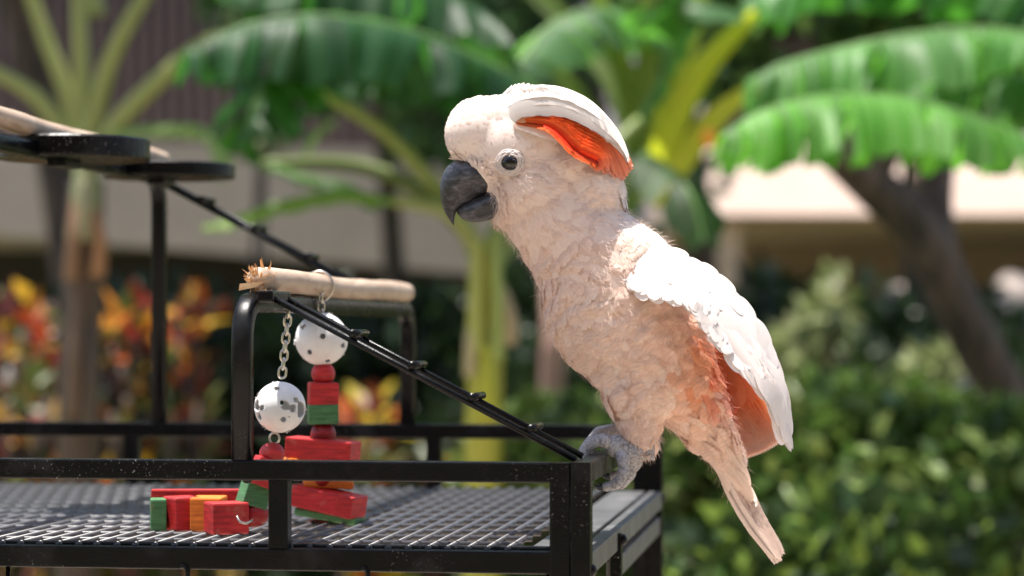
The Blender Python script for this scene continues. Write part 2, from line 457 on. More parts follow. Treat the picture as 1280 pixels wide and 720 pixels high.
def ladder(x0, z0, x1, z1, ys, fr, rung_r=.0033, rr=.0029, over=.006):
    for y in ys:
        V, Fc = sweep([K(x0, y, z0), K(x1, y, z1)], circle(rr, 10)); mk('ladder_rail', V, Fc, BLACK, cage)
    d = unit(np.array([x1 - x0, 0, z1 - z0])); nrm = np.array([-d[2], 0, d[0]])
    for f in fr:
        c = np.array([x0 + (x1 - x0) * f, 0, z0 + (z1 - z0) * f]) + nrm * (rr + rung_r - .0006)
        V, Fc = sweep([K(c[0], ys[0] - over, c[2]), K(c[0], ys[1] + over, c[2])], circle(rung_r, 12)); mk('ladder_rung', V, Fc, BLACK, cage)
x0, x1 = fx(338), fx(719); z0, z1 = zat(372, x0, 0), Z_RT + .002
ladder(x0, z0, x1, z1, (.006, .058), [(u - 338) / (719 - 338) for u in (437, 512, 587, 660)])
# hook plate where the ladder hangs on the arch
V, Fc = bevel_box(.014, .07, .010, .002); mk('ladder_hook', (V @ CM[:3, :3].T) + K(x0 - .004, .032, z0 + .001), Fc, BLACK, cage, False)
x0b = fx(200, DEP); ladder(x0b + .004, zat(225, x0b, DEP), fx(500, DEP), zat(384, fx(500, DEP), DEP), (DEP - .052, DEP + .002), (.2, .42, .64, .86), over=.004)

# round trays on the upper arch
def tray(u, v, y, r, hs=1.0):
    x = fx(u, y); z = zat(v, x, y)
    prof = [(0, .0), (r * .99, .0), (r, .0015), (r, .0145), (r - .002, .016), (r - .005, .0145), (r - .005, .004), (0, .004)]
    k = 48; V = []; Fc = []
    for (rr, zz) in prof:
        for j in range(k):
            a = 2 * math.pi * j / k; V.append(K(x + rr * math.cos(a), y + rr * math.sin(a), z + zz * hs))
    for i in range(len(prof) - 1):
        for j in range(k): Fc.append((i * k + j, i * k + (j + 1) % k, (i + 1) * k + (j + 1) % k, (i + 1) * k + j))
    mk('round_tray', V, Fc, BLACK, cage, False)
    V, Fc = bevel_box(.02, .05, .008, .001); mk('tray_bracket', (V @ CM[:3, :3].T) + K(x - .01, y, z - .004), Fc, BLACK, cage, False)
tray(92, 200, .40, .079, 1.35); tray(212, 223, .71, .076)

# --- wooden perches lying along the arches
def dowel(a, b, r, name, label, chewed=False):
    o = empty(name, (a + b) / 2, label, 'perch')
    n = 26; L = b - a; d = unit(L); pts = []; sc = []
    side = unit(np.cross(d, EZ))
    for i in range(n):
        t = i / (n - 1); pts.append(a + L * t + .0012 * math.sin(t * 9) * EZ + .001 * math.sin(t * 7 + 1) * side)
        sc.append(1 + .03 * math.sin(t * 23) + .02 * math.sin(t * 41))
    sc[-1] = .86; sc[-2] = .985; pts[-2] = pts[-1] - d * .003
    V, Fc = sweep(pts, circle(r, 20), scale=sc); mk('dowel', V, Fc, WOOD, o)
    if chewed:
        m = MB()
        for i in range(110):
            ph = random.uniform(0, 2 * math.pi); rr = r * random.uniform(.2, 1.0)
            p = a + d * random.uniform(-.001, .018) + side * rr * math.cos(ph) + EZ * rr * math.sin(ph)
            out = side * math.cos(ph) + EZ * (math.sin(ph) + .55)
            dr = unit(-d * random.uniform(.3, 1.2) + out * random.uniform(.2, 1.1) + rng.normal(0, .25, 3))
            ln = random.uniform(.004, .0115); wd = random.uniform(.0010, .0032); b_ = unit(np.cross(dr, rng.normal(0, 1, 3)))
            c_ = np.cross(dr, b_)
            m.add([p - b_ * wd, p + b_ * wd, p + c_ * wd * .6, p + dr * ln * .7 + b_ * wd * .7, p + dr * ln], [(0, 1, 2), (0, 3, 1), (1, 3, 2), (3, 4, 2), (0, 2, 4, 3)])
        # the long curl of bark at the end
        q = a - d * .004 - EZ * r * .55
        m.add([q, q + EX * -.016 + EZ * -.003, q + EX * -.015 + EZ * .003, q + EX * .008 + EZ * .005, q + EY * .004 + EZ * .002], [(0, 1, 2), (0, 2, 3), (1, 4, 2), (0, 4, 1), (2, 4, 3)])
        m.build('chewed_fibres', SPLINT, o, smooth=False)
    return o
dz = h + .0108
dowel(K(xa + .006, .030, za + dz), K(xa + .002, DEP - .03, za + dz - .001), .0112, 'wooden_perch', 'bare wooden perch with a chewed splintered end lying on the lower arch', True)
dowel(K(xb - .01, .05, zbt + .028), K(xb + .006, DEP - .01, zbt + h + .0105), .0108, 'wooden_perch', 'bare wooden perch sloping down onto the upper arch by the round trays')

# ================================================================== TOYS
def link_mesh(L=.0105, W=.0068, r=.0011):
    pts = []
    for a in range(0, 181, 22): pts.append((W / 2 * math.cos(R(a)), 0, L / 2 - W / 2 + W / 2 * math.sin(R(a))))
    for a in range(180, 361, 22): pts.append((W / 2 * math.cos(R(a)), 0, -L / 2 + W / 2 + W / 2 * math.sin(R(a))))
    pts.append(pts[0])
    V, Fc = sweep(pts, circle(r, 8), up=(0, 1, 0), caps=False)
    me = bpy.data.meshes.new('chain_link'); me.from_pydata([tuple(p) for p in V], [], Fc); me.materials.append(STEEL)
    me.polygons.foreach_set('use_smooth', np.ones(len(me.polygons), bool)); return me
LINK = link_mesh()
def chain(a, b, parent, pitch=.0079):
    L = np.linalg.norm(b - a); n = max(1, int(round(L / pitch))); d = unit(b - a)
    q = Vector(-d).to_track_quat('Z', 'Y').to_matrix().to_4x4()
    for i in range(n):
        p = a + d * pitch * (i + .5)
        M = Matrix.Translation(Vector(p)) @ q @ Matrix.Rotation(R(25 + 90 * (i % 2) + random.uniform(-12, 12)), 4, 'Z')
        share('chain_link', LINK, parent, M)
def ring(c, rad, r, parent, ax, name='hanging_ring'):
    q = np.array(Vector(ax).to_track_quat('Z', 'Y').to_matrix())
    a = np.linspace(0, 2 * np.pi, 33); pts = np.c_[rad * np.cos(a), rad * np.sin(a), 0 * a] @ q.T + c
    V, Fc = sweep(pts, circle(r, 8), up=ax, caps=False); mk(name, V, Fc, STEEL, parent)

def holed_ball(c, r, parent, holes, chewed=None, seed=1):
    bm = bmesh.new(); bmesh.ops.create_icosphere(bm, subdivisions=6, radius=1)
    co = np.array([v.co[:] for v in bm.verts]); rr = np.random.default_rng(seed)
    kill = np.zeros(len(co), bool)
    for hd, ha in holes:
        hd = unit(hd); ang = np.arccos(np.clip(co @ hd, -1, 1))
        near = np.abs(ang - ha) < .028
        perp = unit(co - (co @ hd)[:, None] * hd)
        co[near] = math.cos(ha) * hd + math.sin(ha) * perp[near]
        kill |= ang < ha - .03
    if chewed is not None:
        for hd, ha in chewed:
            hd = unit(hd); ang = np.arccos(np.clip(co @ hd, -1, 1)); az = np.arctan2(co @ np.array([.3, .5, .8]), co @ np.array([.9, -.3, .1]))
            kill |= ang < ha * (1 + .35 * np.sin(az * 5 + ha * 30) + .25 * np.sin(az * 11))
    co = co * r + c - base_of(parent)
    for v, p in zip(bm.verts, co): v.co = p
    bm.verts.ensure_lookup_table()
    bmesh.ops.delete(bm, geom=[bm.verts[i] for i in np.nonzero(kill)[0]], context='VERTS')
    me = bpy.data.meshes.new('holed_ball'); bm.to_mesh(me); bm.free(); me.materials.append(PLASTIC)
    me.polygons.foreach_set('use_smooth', np.ones(len(me.polygons), bool))
    o = bpy.data.objects.new('holed_ball', me); COL.objects.link(o); o.parent = parent
    s = o.modifiers.new('wall', 'SOLIDIFY'); s.thickness = .0016; s.offset = -1
    return o
def fib(n, ha, tilt=0):
    out = []
    for i in range(n):
        z = 1 - 2 * (i + .5) / n; a = i * 2.39996 + tilt; q = math.sqrt(1 - z * z)
        out.append(((q * math.cos(a), q * math.sin(a), z), ha))
    return out
def block(c, size, mat, parent, ry=0, rz=0, rx=0, bev=.0018, name='wooden_block'):
    V, Fc = bevel_box(*size, bev)
    V = V + .0005 * np.sin(V * 260 + np.array(c) * 90)
    M = rot('Z', rz) @ rot('Y', ry) @ rot('X', rx); return mk(name, V @ M.T + c, Fc, mat, parent, smooth=False)
def bead(c, r, mat, parent, sz=1.0):
    V, Fc = ellipsoid((0, 0, 0), (r, r, r * sz), 24, 16); return mk('wooden_bead', V + c, Fc, mat, parent)

# toy hanging further back: ball, beads and cubes on a chain from the perch
d1 = 2.33; s1 = d1 / F
y1 = .285
toy1 = empty('hanging_toy', P(402, 655, d1), 'chain toy with intact white holed ball above red and green cubes', 'bird toy')
ring(K(xa + .004, y1, za + dz - .001), .0145, .0012, toy1, EY)
ct = P(398, 338, d1)
chain(P(399, 347, d1), P(402, 396, d1), toy1, .0079)
holed_ball(P(402, 424, d1), 33 * s1, toy1, fib(17, .11, .6), [((-.8, -.25, .55), .12)], 3)
bead(P(404, 467, d1), 15 * s1, RED, toy1)
block(P(404, 492, d1), (36 * s1, 34 * s1, 28 * s1), RED, toy1, 1, 10)
block(P(404, 518, d1), (37 * s1, 35 * s1, 25 * s1), GREEN, toy1, -1, 8)
bead(P(404, 543, d1), 16 * s1, CRIM, toy1)
block(P(404, 561, d1 - .006), (88 * s1, 40 * s1, 26 * s1), RED, toy1, 4, -16)
block(P(396, 581, d1 + .004), (80 * s1, 36 * s1, 12 * s1), ORANGE, toy1, 5, 18)
bead(P(402, 598, d1), 15 * s1, CRIM, toy1)
block(P(410, 604, d1 + .006), (62 * s1, 36 * s1, 10 * s1), ORANGE, toy1, 3, 8)
block(P(411, 626, d1 - .008), (88 * s1, 42 * s1, 28 * s1), RED, toy1, 10, -24)
block(P(413, 645, d1 - .004), (84 * s1, 38 * s1, 10 * s1), GREEN, toy1, 8, -20)
block(P(406, 655, d1 + .01), (36 * s1, 34 * s1, 10 * s1), CRIM, toy1, 0, 10)

# toy hanging nearer the front: chewed ball, its tail of blocks lying on the grate
d2 = 2.21; s2 = d2 / F
y2 = .150
toy2 = empty('hanging_toy', P(330, 660, d2), 'chain toy with chewed white holed ball and blocks trailing across the grate', 'bird toy')
chain(P(361, 385, d2), P(352, 476, d2), toy2, .0079)
holed_ball(P(350, 509, d2), 32 * s2, toy2, fib(13, .115, 2.2), [((.25, -.8, .12), .17), ((.55, -.7, .05), .15), ((.85, -.4, -.12), .26), ((-.85, -.4, .1), .22), ((-.75, -.45, -.3), .15), ((.45, -.85, -.35), .08), ((-.9, -.2, .45), .14)], 5)
ring(P(343, 548, d2), 7 * s2, .0011, toy2, (.4, .9, 0), 'hook')
bead(P(340, 567, d2), 16 * s2, RED, toy2, .9)
block(P(334, 592, d2), (40 * s2, 38 * s2, 36 * s2), RED, toy2, 22, 18)
block(P(317, 619, d2), (33 * s2, 33 * s2, 30 * s2), GREEN, toy2, 18, 24)
bead(P(318, 643, d2), 18 * s2, CRIM, toy2, .92)
zgl = Z_GR
def lie(u, d, size, mat, rz, ry=0):
    p = P(u, 0, d); p[2] = zgl + size[2] / 2 - .0004; block(p, size, mat, toy2, ry, rz)
lie(283, 2.195, (.034, .030, .028), RED, 24, 0)
lie(261, 2.235, (.030, .040, .030), ORANGE, -2, 0)
lie(228, 2.235, (.027, .034, .030), RED, 30, 0)
lie(198, 2.232, (.015, .030, .0285), GREEN, 10, 0)
lie(246, 2.275, (.085, .012, .034), RED, 3, 0)
V, Fc = sweep(smooth_path([P(296, 645, 2.175), P(300, 652, 2.172), P(308, 654, 2.175), P(316, 650, 2.19)], 12), circle(.0012, 8)); mk('wire_hook', V, Fc, STEEL, toy2)
# ================================================================== COCKATOO
DB = 2.22; S = DB / F
def B(u, v, w_=0.0):
    """bird's own frame: photo-pixel units in its profile plane, w away from the viewer"""
    return np.array([(u - 640) * S, DB + w_ * S, ZC - (v - HY) * S])
def Ba(p):
    p = np.asarray(p, float); return np.c_[(p[:, 0] - 640) * S, DB + p[:, 2] * S, ZC - (p[:, 1] - HY) * S]
def uvw(X):
    X = np.asarray(X); return np.stack([X[..., 0] / S + 640, HY - (X[..., 2] - ZC) / S, (X[..., 1] - DB) / S], -1)
bird = empty('cockatoo', B(752, 567, -10), 'pale salmon cockatoo with orange crest perched on the cage corner rail', 'cockatoo')

# ---- body: one continuous skin
mb = MB()
SEC = [((648, 262), (768, 215), 50), ((632, 286), (766, 243), 60), ((653, 320), (787, 270), 65), ((673, 354), (832, 304), 77), ((678, 387), (853, 345), 84),
       ((692, 427), (870, 388), 86), ((728, 466), (889, 434), 81), ((779, 496), (903, 484), 66), ((844, 541), (916, 524), 40),
       ((888, 581), (928, 566), 22), ((909, 622), (939, 610), 12)]
A_ = np.array([s[0] for s in SEC], float); Z_ = np.array([s[1] for s in SEC], float); W_ = np.array([[s[2]] for s in SEC], float)
n = 44; LA = smooth_path(np.c_[A_, 0 * W_], n); LZ = smooth_path(np.c_[Z_, 0 * W_], n); LW = smooth_path(np.c_[W_, 0 * W_, 0 * W_], n)[:, 0]
k = 36; V = []
for i in range(n):
    c = (LA[i] + LZ[i]) / 2; e = (LZ[i] - LA[i]) / 2
    for j in range(k):
        a = 2 * math.pi * j / k; q = c + e * math.cos(a); V.append((q[0], q[1], LW[i] * math.sin(a)))
Fc = [(i * k + j, i * k + (j + 1) % k, (i + 1) * k + (j + 1) % k, (i + 1) * k + j) for i in range(n - 1) for j in range(k)]
Fc += [tuple(range(k - 1, -1, -1)), tuple(range((n - 1) * k, n * k))]
mb.add(Ba(V), Fc)
def ell(c, r, deg=0):
    M = np.array(Matrix.Rotation(R(deg), 3, 'Y'))
    V, Fc = ellipsoid((0, 0, 0), (r[0] * S, r[2] * S, r[1] * S), 28, 18, M); mb.add(V + B(*c), Fc)
ell((655, 188, 0), (76, 62, 60)); ell((700, 212, 0), (60, 42, 58)); ell((604, 168, 0), (49, 47, 46)); ell((622, 205, 0), (44, 42, 46))
ell((645, 150, 0), (46, 32, 48), 10); ell((674, 236, 0), (66, 60, 62)); ell((634, 266, 0), (20, 22, 30)); ell((735, 240, 0), (44, 50, 56))
for sgn in (-1, 1):
    ell((800, 478, 40 * sgn), (50, 48, 38)); ell((797, 522, 46 * sgn), (27, 34, 23), 8); ell((803, 548, 50 * sgn), (17, 20, 15))
me = remeshed(np.vstack(mb.v), mb.f, .0026, 16, 'body')
V = np.array([v.co[:] for v in me.vertices])
# soft ruffles of the plumage: gentle lobes on breast and flank, finer folds on the face
def _ruf(X, k_, ph):
    a = np.sin(X[:, 0] * k_ + 2.1 * np.sin(X[:, 2] * k_ * .7 + ph) + ph); b2 = np.sin(X[:, 2] * k_ * 1.15 + 1.7 * np.sin(X[:, 0] * k_ * .6 + 2 * ph) + X[:, 1] * k_ * .8)
    return a * b2
def ruffle(X):
    q = uvw(X); br = np.clip((q[:, 1] - 280) / 50, 0, 1) * np.clip((545 - q[:, 1]) / 60, 0, 1); fc = np.clip((310 - q[:, 1]) / 30, 0, 1) * np.clip((q[:, 1] - 170) / 40, 0, 1)
    return br * (.0016 * _ruf(X, 125, .4) + .0005 * _ruf(X, 250, 1.9)) + fc * (.0010 * _ruf(X, 180, 1.1) + .00035 * _ruf(X, 380, 2.6))
BV = V.copy()
tris = []
for p in me.polygons:
    q = list(p.vertices)
    for i in range(1, len(q) - 1): tris.append((q[0], q[i], q[i + 1]))
tris = np.array(tris)
bvh = BVHTree.FromPolygons([Vector(p) for p in V], [tuple(t) for t in tris])

def tint_mix(q):
    """feather pigment by place on the bird, flank glow painted in (q = u,v,w)"""
    u, v, w_ = q[..., 0], q[..., 1], q[..., 2]
    base = np.empty(q.shape[:-1] + (3,)); base[...] = (.86, .675, .575)
    head = np.clip((330 - v) / 110, 0, 1)[..., None]
    base = base * (1 - head) + head * np.array((.83, .70, .63))
    fore = np.clip((175 - v) / 50, 0, 1)[..., None]; base = base * (1 - fore) + fore * np.array((.86, .775, .715))
    fl = np.exp(-(((u - 868) / 40) ** 2 + ((v - 440) / 58) ** 2))[..., None]  # orange glow and shade beneath the wing painted into the flank colour
    base = base * (1 - .85 * fl) + .85 * fl * np.array((.84, .34, .14))
    fr = np.exp(-(((u - 886 - (v - 450) * .42) / 17) ** 2 + ((v - 455) / 52) ** 2))[..., None]
    base = base * (1 - .45 * fr) + .45 * fr * np.array((.80, .095, .02))
    fl2 = np.exp(-(((u - 815) / 40) ** 2 + ((v - 400) / 45) ** 2))[..., None]
    base = base * (1 - .45 * fl2) + .45 * fl2 * np.array((.76, .46, .31))
    return base
o = mk('body', V, [tuple(p.vertices) for p in me.polygons], BARE, bird, True, col=tint_mix(uvw(V)) * .86)

# ---- loose feathers
def feather_tpl(seed, n=20, fray=.10, cup=.20, ragged=.010, edge=.84, jit=1.0):
    """x 0..1 along the shaft, y -1..1 across, z off the skin"""
    r = np.random.default_rng(seed); V = []; Fc = []; s = 1 - (1 - np.linspace(0, 1, n + 1)) ** 1.5
    wd = np.clip(1 - np.abs((2 * s - 1.0) / 1.02) ** 2.6, 0, 1) ** .5; wd[:3] = np.maximum(wd[:3], .45); wd[-1] = .08
    x0 = .9 * s
    tips_ = set()
    for k_ in range(n + 1): V.append((x0[k_], 0, .012))
    for sg in (-1, 1):
        c1 = []; c2 = []
        jz = r.normal(0, ragged, n + 1)
        for k_ in range(n + 1):
            fw = .16 * (1 - .55 * s[k_])
            c1.append(len(V)); V.append((x0[k_] + fw * .5, sg * wd[k_] * .48, -cup * .2 * wd[k_] + jz[k_] * .5))
            c2.append(len(V)); V.append((x0[k_] + fw * edge, sg * wd[k_] * edge, -cup * edge * edge * wd[k_] + jz[k_]))
        for k_ in range(n):
            Fc += [(k_, k_ + 1, c1[k_ + 1]), (k_, c1[k_ + 1], c1[k_]), (c1[k_], c1[k_ + 1], c2[k_ + 1]), (c1[k_], c2[k_ + 1], c2[k_])]
            f = 1 + r.uniform(-fray, fray * 1.6); m_ = (s[k_] + s[k_ + 1]) / 2; wm = (wd[k_] + wd[k_ + 1]) / 2
            Fc.append((c2[k_], c2[k_ + 1], len(V))); tips_.add(len(V)); V.append((.9 * m_ + .16 * (1 - .55 * m_) * f + .5 * (.9 / n) * (1.5 * (1 - m_) + .3), sg * wm * f, -cup * wm * f + jz[k_] * 1.4))
    V = np.array(V); al = 1 + jit * .035 * np.sin(V[:, 0] * 53 + np.abs(V[:, 1]) * 9 + seed) + r.normal(0, .035 * jit, len(V))
    V = np.c_[np.array(V), al]; Fc = np.array(Fc); a_, b_, c_ = V[Fc[:, 0], :3], V[Fc[:, 1], :3], V[Fc[:, 2], :3]
    fl = np.cross(b_ - a_, c_ - a_)[:, 2] < 0; Fc[fl] = Fc[fl][:, ::-1]
    return V, Fc
TPL = [feather_tpl(i, jit=1.7) for i in range(10)]
FINE = [feather_tpl(40 + i, 8, .12, .2, .008, .88, .5) for i in range(8)]

def plumage(name, parent, items, tpls, mat=FEATHER, bend=None, soft=.55, ruf=False):
    """items: (pos, dir, normal, length, halfwidth, lift, root colour, tip colour)"""
    VV = []; FF = []; CC = []; NN = []; nb = 0
    for (p, t, nr, L, Wd, lift, c0, c1) in items:
        T, Fq = tpls[rng.integers(len(tpls))]
        b_ = np.cross(nr, t); x, y, z = T[:, 0], T[:, 1], T[:, 2]
        if bend:
            h1 = bend.find_nearest(Vector(p + t * L)); dzt = float((np.array(h1[0]) - p - t * L) @ nr); n1 = np.array(h1[1])
            dzt = max(-.5 * L, min(.3 * L, dzt))
            if n1 @ nr < 0: n1 = -n1
        else: dzt = -.05 * L; n1 = nr
        zz = z * Wd + dzt * x * x + L * lift * x * (1.25 - .5 * x)
        VV.append(p + np.outer(L * x, t) + np.outer(Wd * y, b_) + np.outer(zz, nr)); FF.append(Fq + nb); nb += len(T)
        sn = unit(nr[None] * (1 - x[:, None]) + n1[None] * x[:, None]); sl = (2 * dzt * x + L * lift * (1.25 - x)) / L
        fn = unit(nr[None] - np.outer(sl, t) + np.outer(y * .35, b_) + rng.normal(0, .10, 3) + rng.normal(0, .05, (len(x), 3)))
        NN.append(unit(sn * soft + fn * (1 - soft)))
        g = np.clip(x, 0, 1)[:, None] ** .8
        CC.append(np.clip((c0 * (1 - g) + c1 * g) * T[:, 3:4], 0, .95))
    VV = np.vstack(VV); NN = np.vstack(NN)
    if ruf:
        e = .0008; h0 = ruffle(VV); G_ = np.stack([(ruffle(VV + np.eye(3)[i] * e) - h0) / e for i in range(3)], 1)
        G_ -= NN * (G_ * NN).sum(1)[:, None]; VV = VV + NN * h0[:, None]; NN = unit(NN - 1.0 * G_)
    return mk(name, VV, np.vstack(FF), mat, parent, True, col=np.vstack(CC), nrm=NN)

FLOW = smooth_path([(640, 200, 0), (690, 285, 0), (735, 335, 0), (780, 400, 0), (830, 465, 0), (880, 540, 0), (925, 610, 0), (960, 690, 0)], 80)
FT = unit(np.gradient(FLOW, axis=0))
def flow(q):
    """direction in which a feather lies at q (u,v,w frame)"""
    i = np.argmin(((FLOW - q * (1, 1, 0)) ** 2).sum(1)); d = FT[i].copy()
    k_ = np.clip((300 - q[1]) / 70, 0, 1)
    if k_ > 0:
        hd = unit(np.array([q[0] - 585, (q[1] - 212) * 1.1 + 10, q[2] * .5])); d = unit(d * (1 - k_) + hd * k_)
    # thigh feathers point down to the foot
    if q[1] > 490 and q[0] < 838 and q[1] < 570: d = unit(np.array([.25, 1, 0]) * (1) + d * .3)
    return d
def size_at(q):
    u, v = q[0], q[1]
    if v < 300 and u < 775:
        e = math.hypot(u - 615, v - 228)
        L = np.interp(e, [0, 35, 80, 130, 170], [9, 12, 18, 24, 28])
        if v < 170: L = max(L, 24)
        return L
    if v > 490 and u < 838 and v < 572: return np.interp(v, [490, 560], [26, 14])
    return np.interp(v, [290, 340, 420, 520, 600], [27, 34, 40, 42, 44])

area = np.linalg.norm(np.cross(V[tris[:, 1]] - V[tris[:, 0]], V[tris[:, 2]] - V[tris[:, 0]]), axis=1)
tc = uvw(V[tris].mean(1)); sz = np.array([size_at(q) for q in tc])
pr = area / sz ** 1.5; pr /= pr.sum()
pick = rng.choice(len(tris), 42000, p=pr); bar = rng.dirichlet((1, 1, 1), len(pick))
cand = (V[tris[pick]] * bar[:, :, None]).sum(1); cn = unit(np.cross(V[tris[pick, 1]] - V[tris[pick, 0]], V[tris[pick, 2]] - V[tris[pick, 0]]))
if (cn * (cand - V.mean(0))).sum() < 0: cn = -cn
cell = {}; body_items = []; head_items = []
SMOOTH = [feather_tpl(70 + i, 14, .012, .05, .001, .97, .3) for i in range(6)]
def lump(x): return math.sin(x[0] * 95 + 3 * math.sin(x[2] * 60)) * math.sin(x[2] * 110 + x[1] * 70 + 1.3)
for p, nr in zip(cand, cn):
    q = uvw(p)
    if q[0] < 612 and q[1] > 203: 
        if math.hypot(q[0] - 585, q[1] - 235) < 33: continue
    if math.hypot(q[0] - 638, q[1] - 207) < 14.5: continue
    if q[0] > 652 and q[1] < np.interp(q[0], [652, 690, 730, 762], [150, 182, 210, 224]): continue
    L = size_at(q); rad = L * (.20 if q[1] < 300 and q[0] < 775 else .19) * S
    key = tuple((p / .006).astype(int)); bad = False
    for dx in (-1, 0, 1):
        for dy in (-1, 0, 1):
            for dz_ in (-1, 0, 1):
                for (p2, r2) in cell.get((key[0] + dx, key[1] + dy, key[2] + dz_), ()):
                    if ((p - p2) ** 2).sum() < max(rad, r2) ** 2: bad = True; break
                if bad: break
            if bad: break
        if bad: break
    if bad: continue
    cell.setdefault(key, []).append((p, rad))
    d = flow(q); D = np.array([d[0], d[2], -d[1]])
    t = unit(D - nr * (D @ nr)); lm = lump(p)
    headish = q[1] < 300 and q[0] < 775
    ang = rng.normal(0, .16 if headish else .26) + (.22 * lm if not headish else .08 * lm)
    t = t * math.cos(ang) + np.cross(nr, t) * math.sin(ang)
    LL = L * S * rng.uniform(.85, 1.2)
    base = tint_mix(q) * rng.uniform(.96, 1.04)
    warm = np.array((.98, .84, .74)) if not headish else np.array((1, .90, .84))
    tip = np.clip(base * rng.uniform(1.0, 1.06), 0, .9)
    lift = max(.02, rng.normal(.08, .025) + .04 * max(0, lm)) if not headish else max(.015, rng.normal(.04, .012))
    if q[1] > 480 and q[0] > 838: lift = .03; LL *= .9
    it = (p - nr * .0012, t, nr, LL, LL * (rng.uniform(.34, .50) if not headish else rng.uniform(.28, .38)), lift, base * warm * .92, tip)
    (head_items if headish else body_items).append(it)
rump = lambda it: uvw(it[0])[1] > 535 and uvw(it[0])[0] > 838
body_a = [it for it in body_items if not rump(it)]; body_b = [it for it in body_items if rump(it) and uvw(it[0])[1] < 552]
tag(plumage('body_plumage', bird, body_a, TPL, DOWN, bend=bvh, soft=.42, ruf=True), kind='stuff')
tag(plumage('vent_plumage', bird, body_b, TPL, DOWN, bend=bvh, soft=.5), kind='stuff')
tag(plumage('head_plumage', bird, head_items, FINE, DOWN, bend=bvh, soft=.72, ruf=True), kind='stuff')

# ---- downy wisps that soften the outline
def wisps(n_, region, ln, name, wid=.00013):
    VV = []; CC = []; FF = []
    idx = rng.permutation(len(cand)); c = 0
    for i in idx:
        p, nr = cand[i], cn[i]; q = uvw(p)
        if not region(q): continue
        d = flow(q); D = np.array([d[0], d[2], -d[1]]); t = unit(D - nr * (D @ nr)); t = unit(t + rng.normal(0, .35, 3) * 1)
        L = ln * rng.uniform(.6, 1.3); b_ = unit(np.cross(nr, t)) * wid
        pts = [p + nr * .001, p + t * L * .5 + nr * (L * .14 + .0026), p + t * L + nr * (L * .12 + .0028) + rng.normal(0, .0006, 3)]
        k_ = len(VV); VV += [pts[0] - b_, pts[0] + b_, pts[1] - b_ * .8, pts[1] + b_ * .8, pts[2]]
        FF += [(k_, k_ + 1, k_ + 3), (k_, k_ + 3, k_ + 2), (k_ + 2, k_ + 3, k_ + 4)]
        CC += [np.clip(tint_mix(q) * rng.uniform(.92, 1.06), 0, .92)] * 5; c += 1
        if c >= n_: break
    return tag(mk(name, np.array(VV), np.array(FF), FEATHER, bird, True, col=np.array(CC)), kind='stuff')
wisps(12000, lambda q: q[1] > 200 and not (q[0] < 612 and q[1] > 200), .0095, 'down_wisps')

# ---- feathers with a bent shaft (wing, tail, crest)
def long_feather(name, parent, path, lat, hw, colf, fray=.05, cup=.15, rows=None, shaft=None, sweepk=.6, seed=0, build=True, mat=FEATHER, onor=None):
    """path (n,3) world; lat (n,3) sideways unit; hw(s) half width in m; colf(s,q)"""
    n_ = len(path); s = np.linspace(0, 1, n_); r = np.random.default_rng(seed); nor = unit(np.cross(unit(np.gradient(path, axis=0)), lat))
    L = np.linalg.norm(np.diff(path, axis=0), axis=1).sum()
    tan = unit(np.gradient(path, axis=0)); V = []; Fc = []; C_ = []; RW = list(range(n_)); QW = [0.] * n_
    for i in range(n_): V.append(path[i] + nor[i] * 0); C_.append(colf(s[i], 0))
    for sg in (-1, 1):
        c1 = []; c2 = []; jz = r.normal(0, .02, n_)
        for i in range(n_):
            w_ = hw(s[i]); fw = w_ * sweepk
            for q_, st in ((.5, c1), (.96, c2)):
                RW.append(i); QW.append(sg * q_); st.append(len(V)); V.append(path[i] + lat[i] * sg * w_ * q_ + tan[i] * fw * q_ * (1 - s[i]) - nor[i] * w_ * (cup * q_ * q_ + jz[i] * q_)); C_.append(colf(s[i], sg * q_))
        for i in range(n_ - 1):
            Fc += [(i, i + 1, c1[i + 1]), (i, c1[i + 1], c1[i]), (c1[i], c1[i + 1], c2[i + 1]), (c1[i], c2[i + 1], c2[i])]
            f = 1 + r.uniform(-fray, fray); w_ = (hw(s[i]) + hw(s[i + 1])) / 2; m_ = (path[i] + path[i + 1]) / 2
            Fc.append((c2[i], c2[i + 1], len(V))); RW.append(i); QW.append(sg)
            V.append(m_ + lat[i] * sg * w_ * f + tan[i] * w_ * sweepk * f * (1 - s[i]) + tan[i] * L / n_ * .8 - nor[i] * w_ * cup * f); C_.append(colf(s[i], sg))
    V = np.array(V); Fc = np.array(Fc); C_ = np.clip(np.array(C_), 0, 1)
    if onor is None: return mk(name, V, Fc, mat, parent, True, col=C_)
    rw = np.array(RW); on = unit(onor)[rw]
    g_ = np.cross(V[Fc[:, 1]] - V[Fc[:, 0]], V[Fc[:, 2]] - V[Fc[:, 0]]); fl = (g_ * on[Fc[:, 0]]).sum(1) < 0; Fc[fl] = Fc[fl][:, ::-1]
    return mk(name, V, Fc, mat, parent, True, col=C_, nrm=unit(on + lat[rw] * np.array(QW)[:, None] * .22))
def hw_prof(w_, root=.35, tip=.12, peak=.6):
    def f(s):
        if s < peak: return w_ * (root + (1 - root) * math.sin(s / peak * math.pi / 2))
        x = (s - peak) / (1 - peak); return w_ * max(tip, math.sqrt(max(0, 1 - x * x * .985)))
    return f

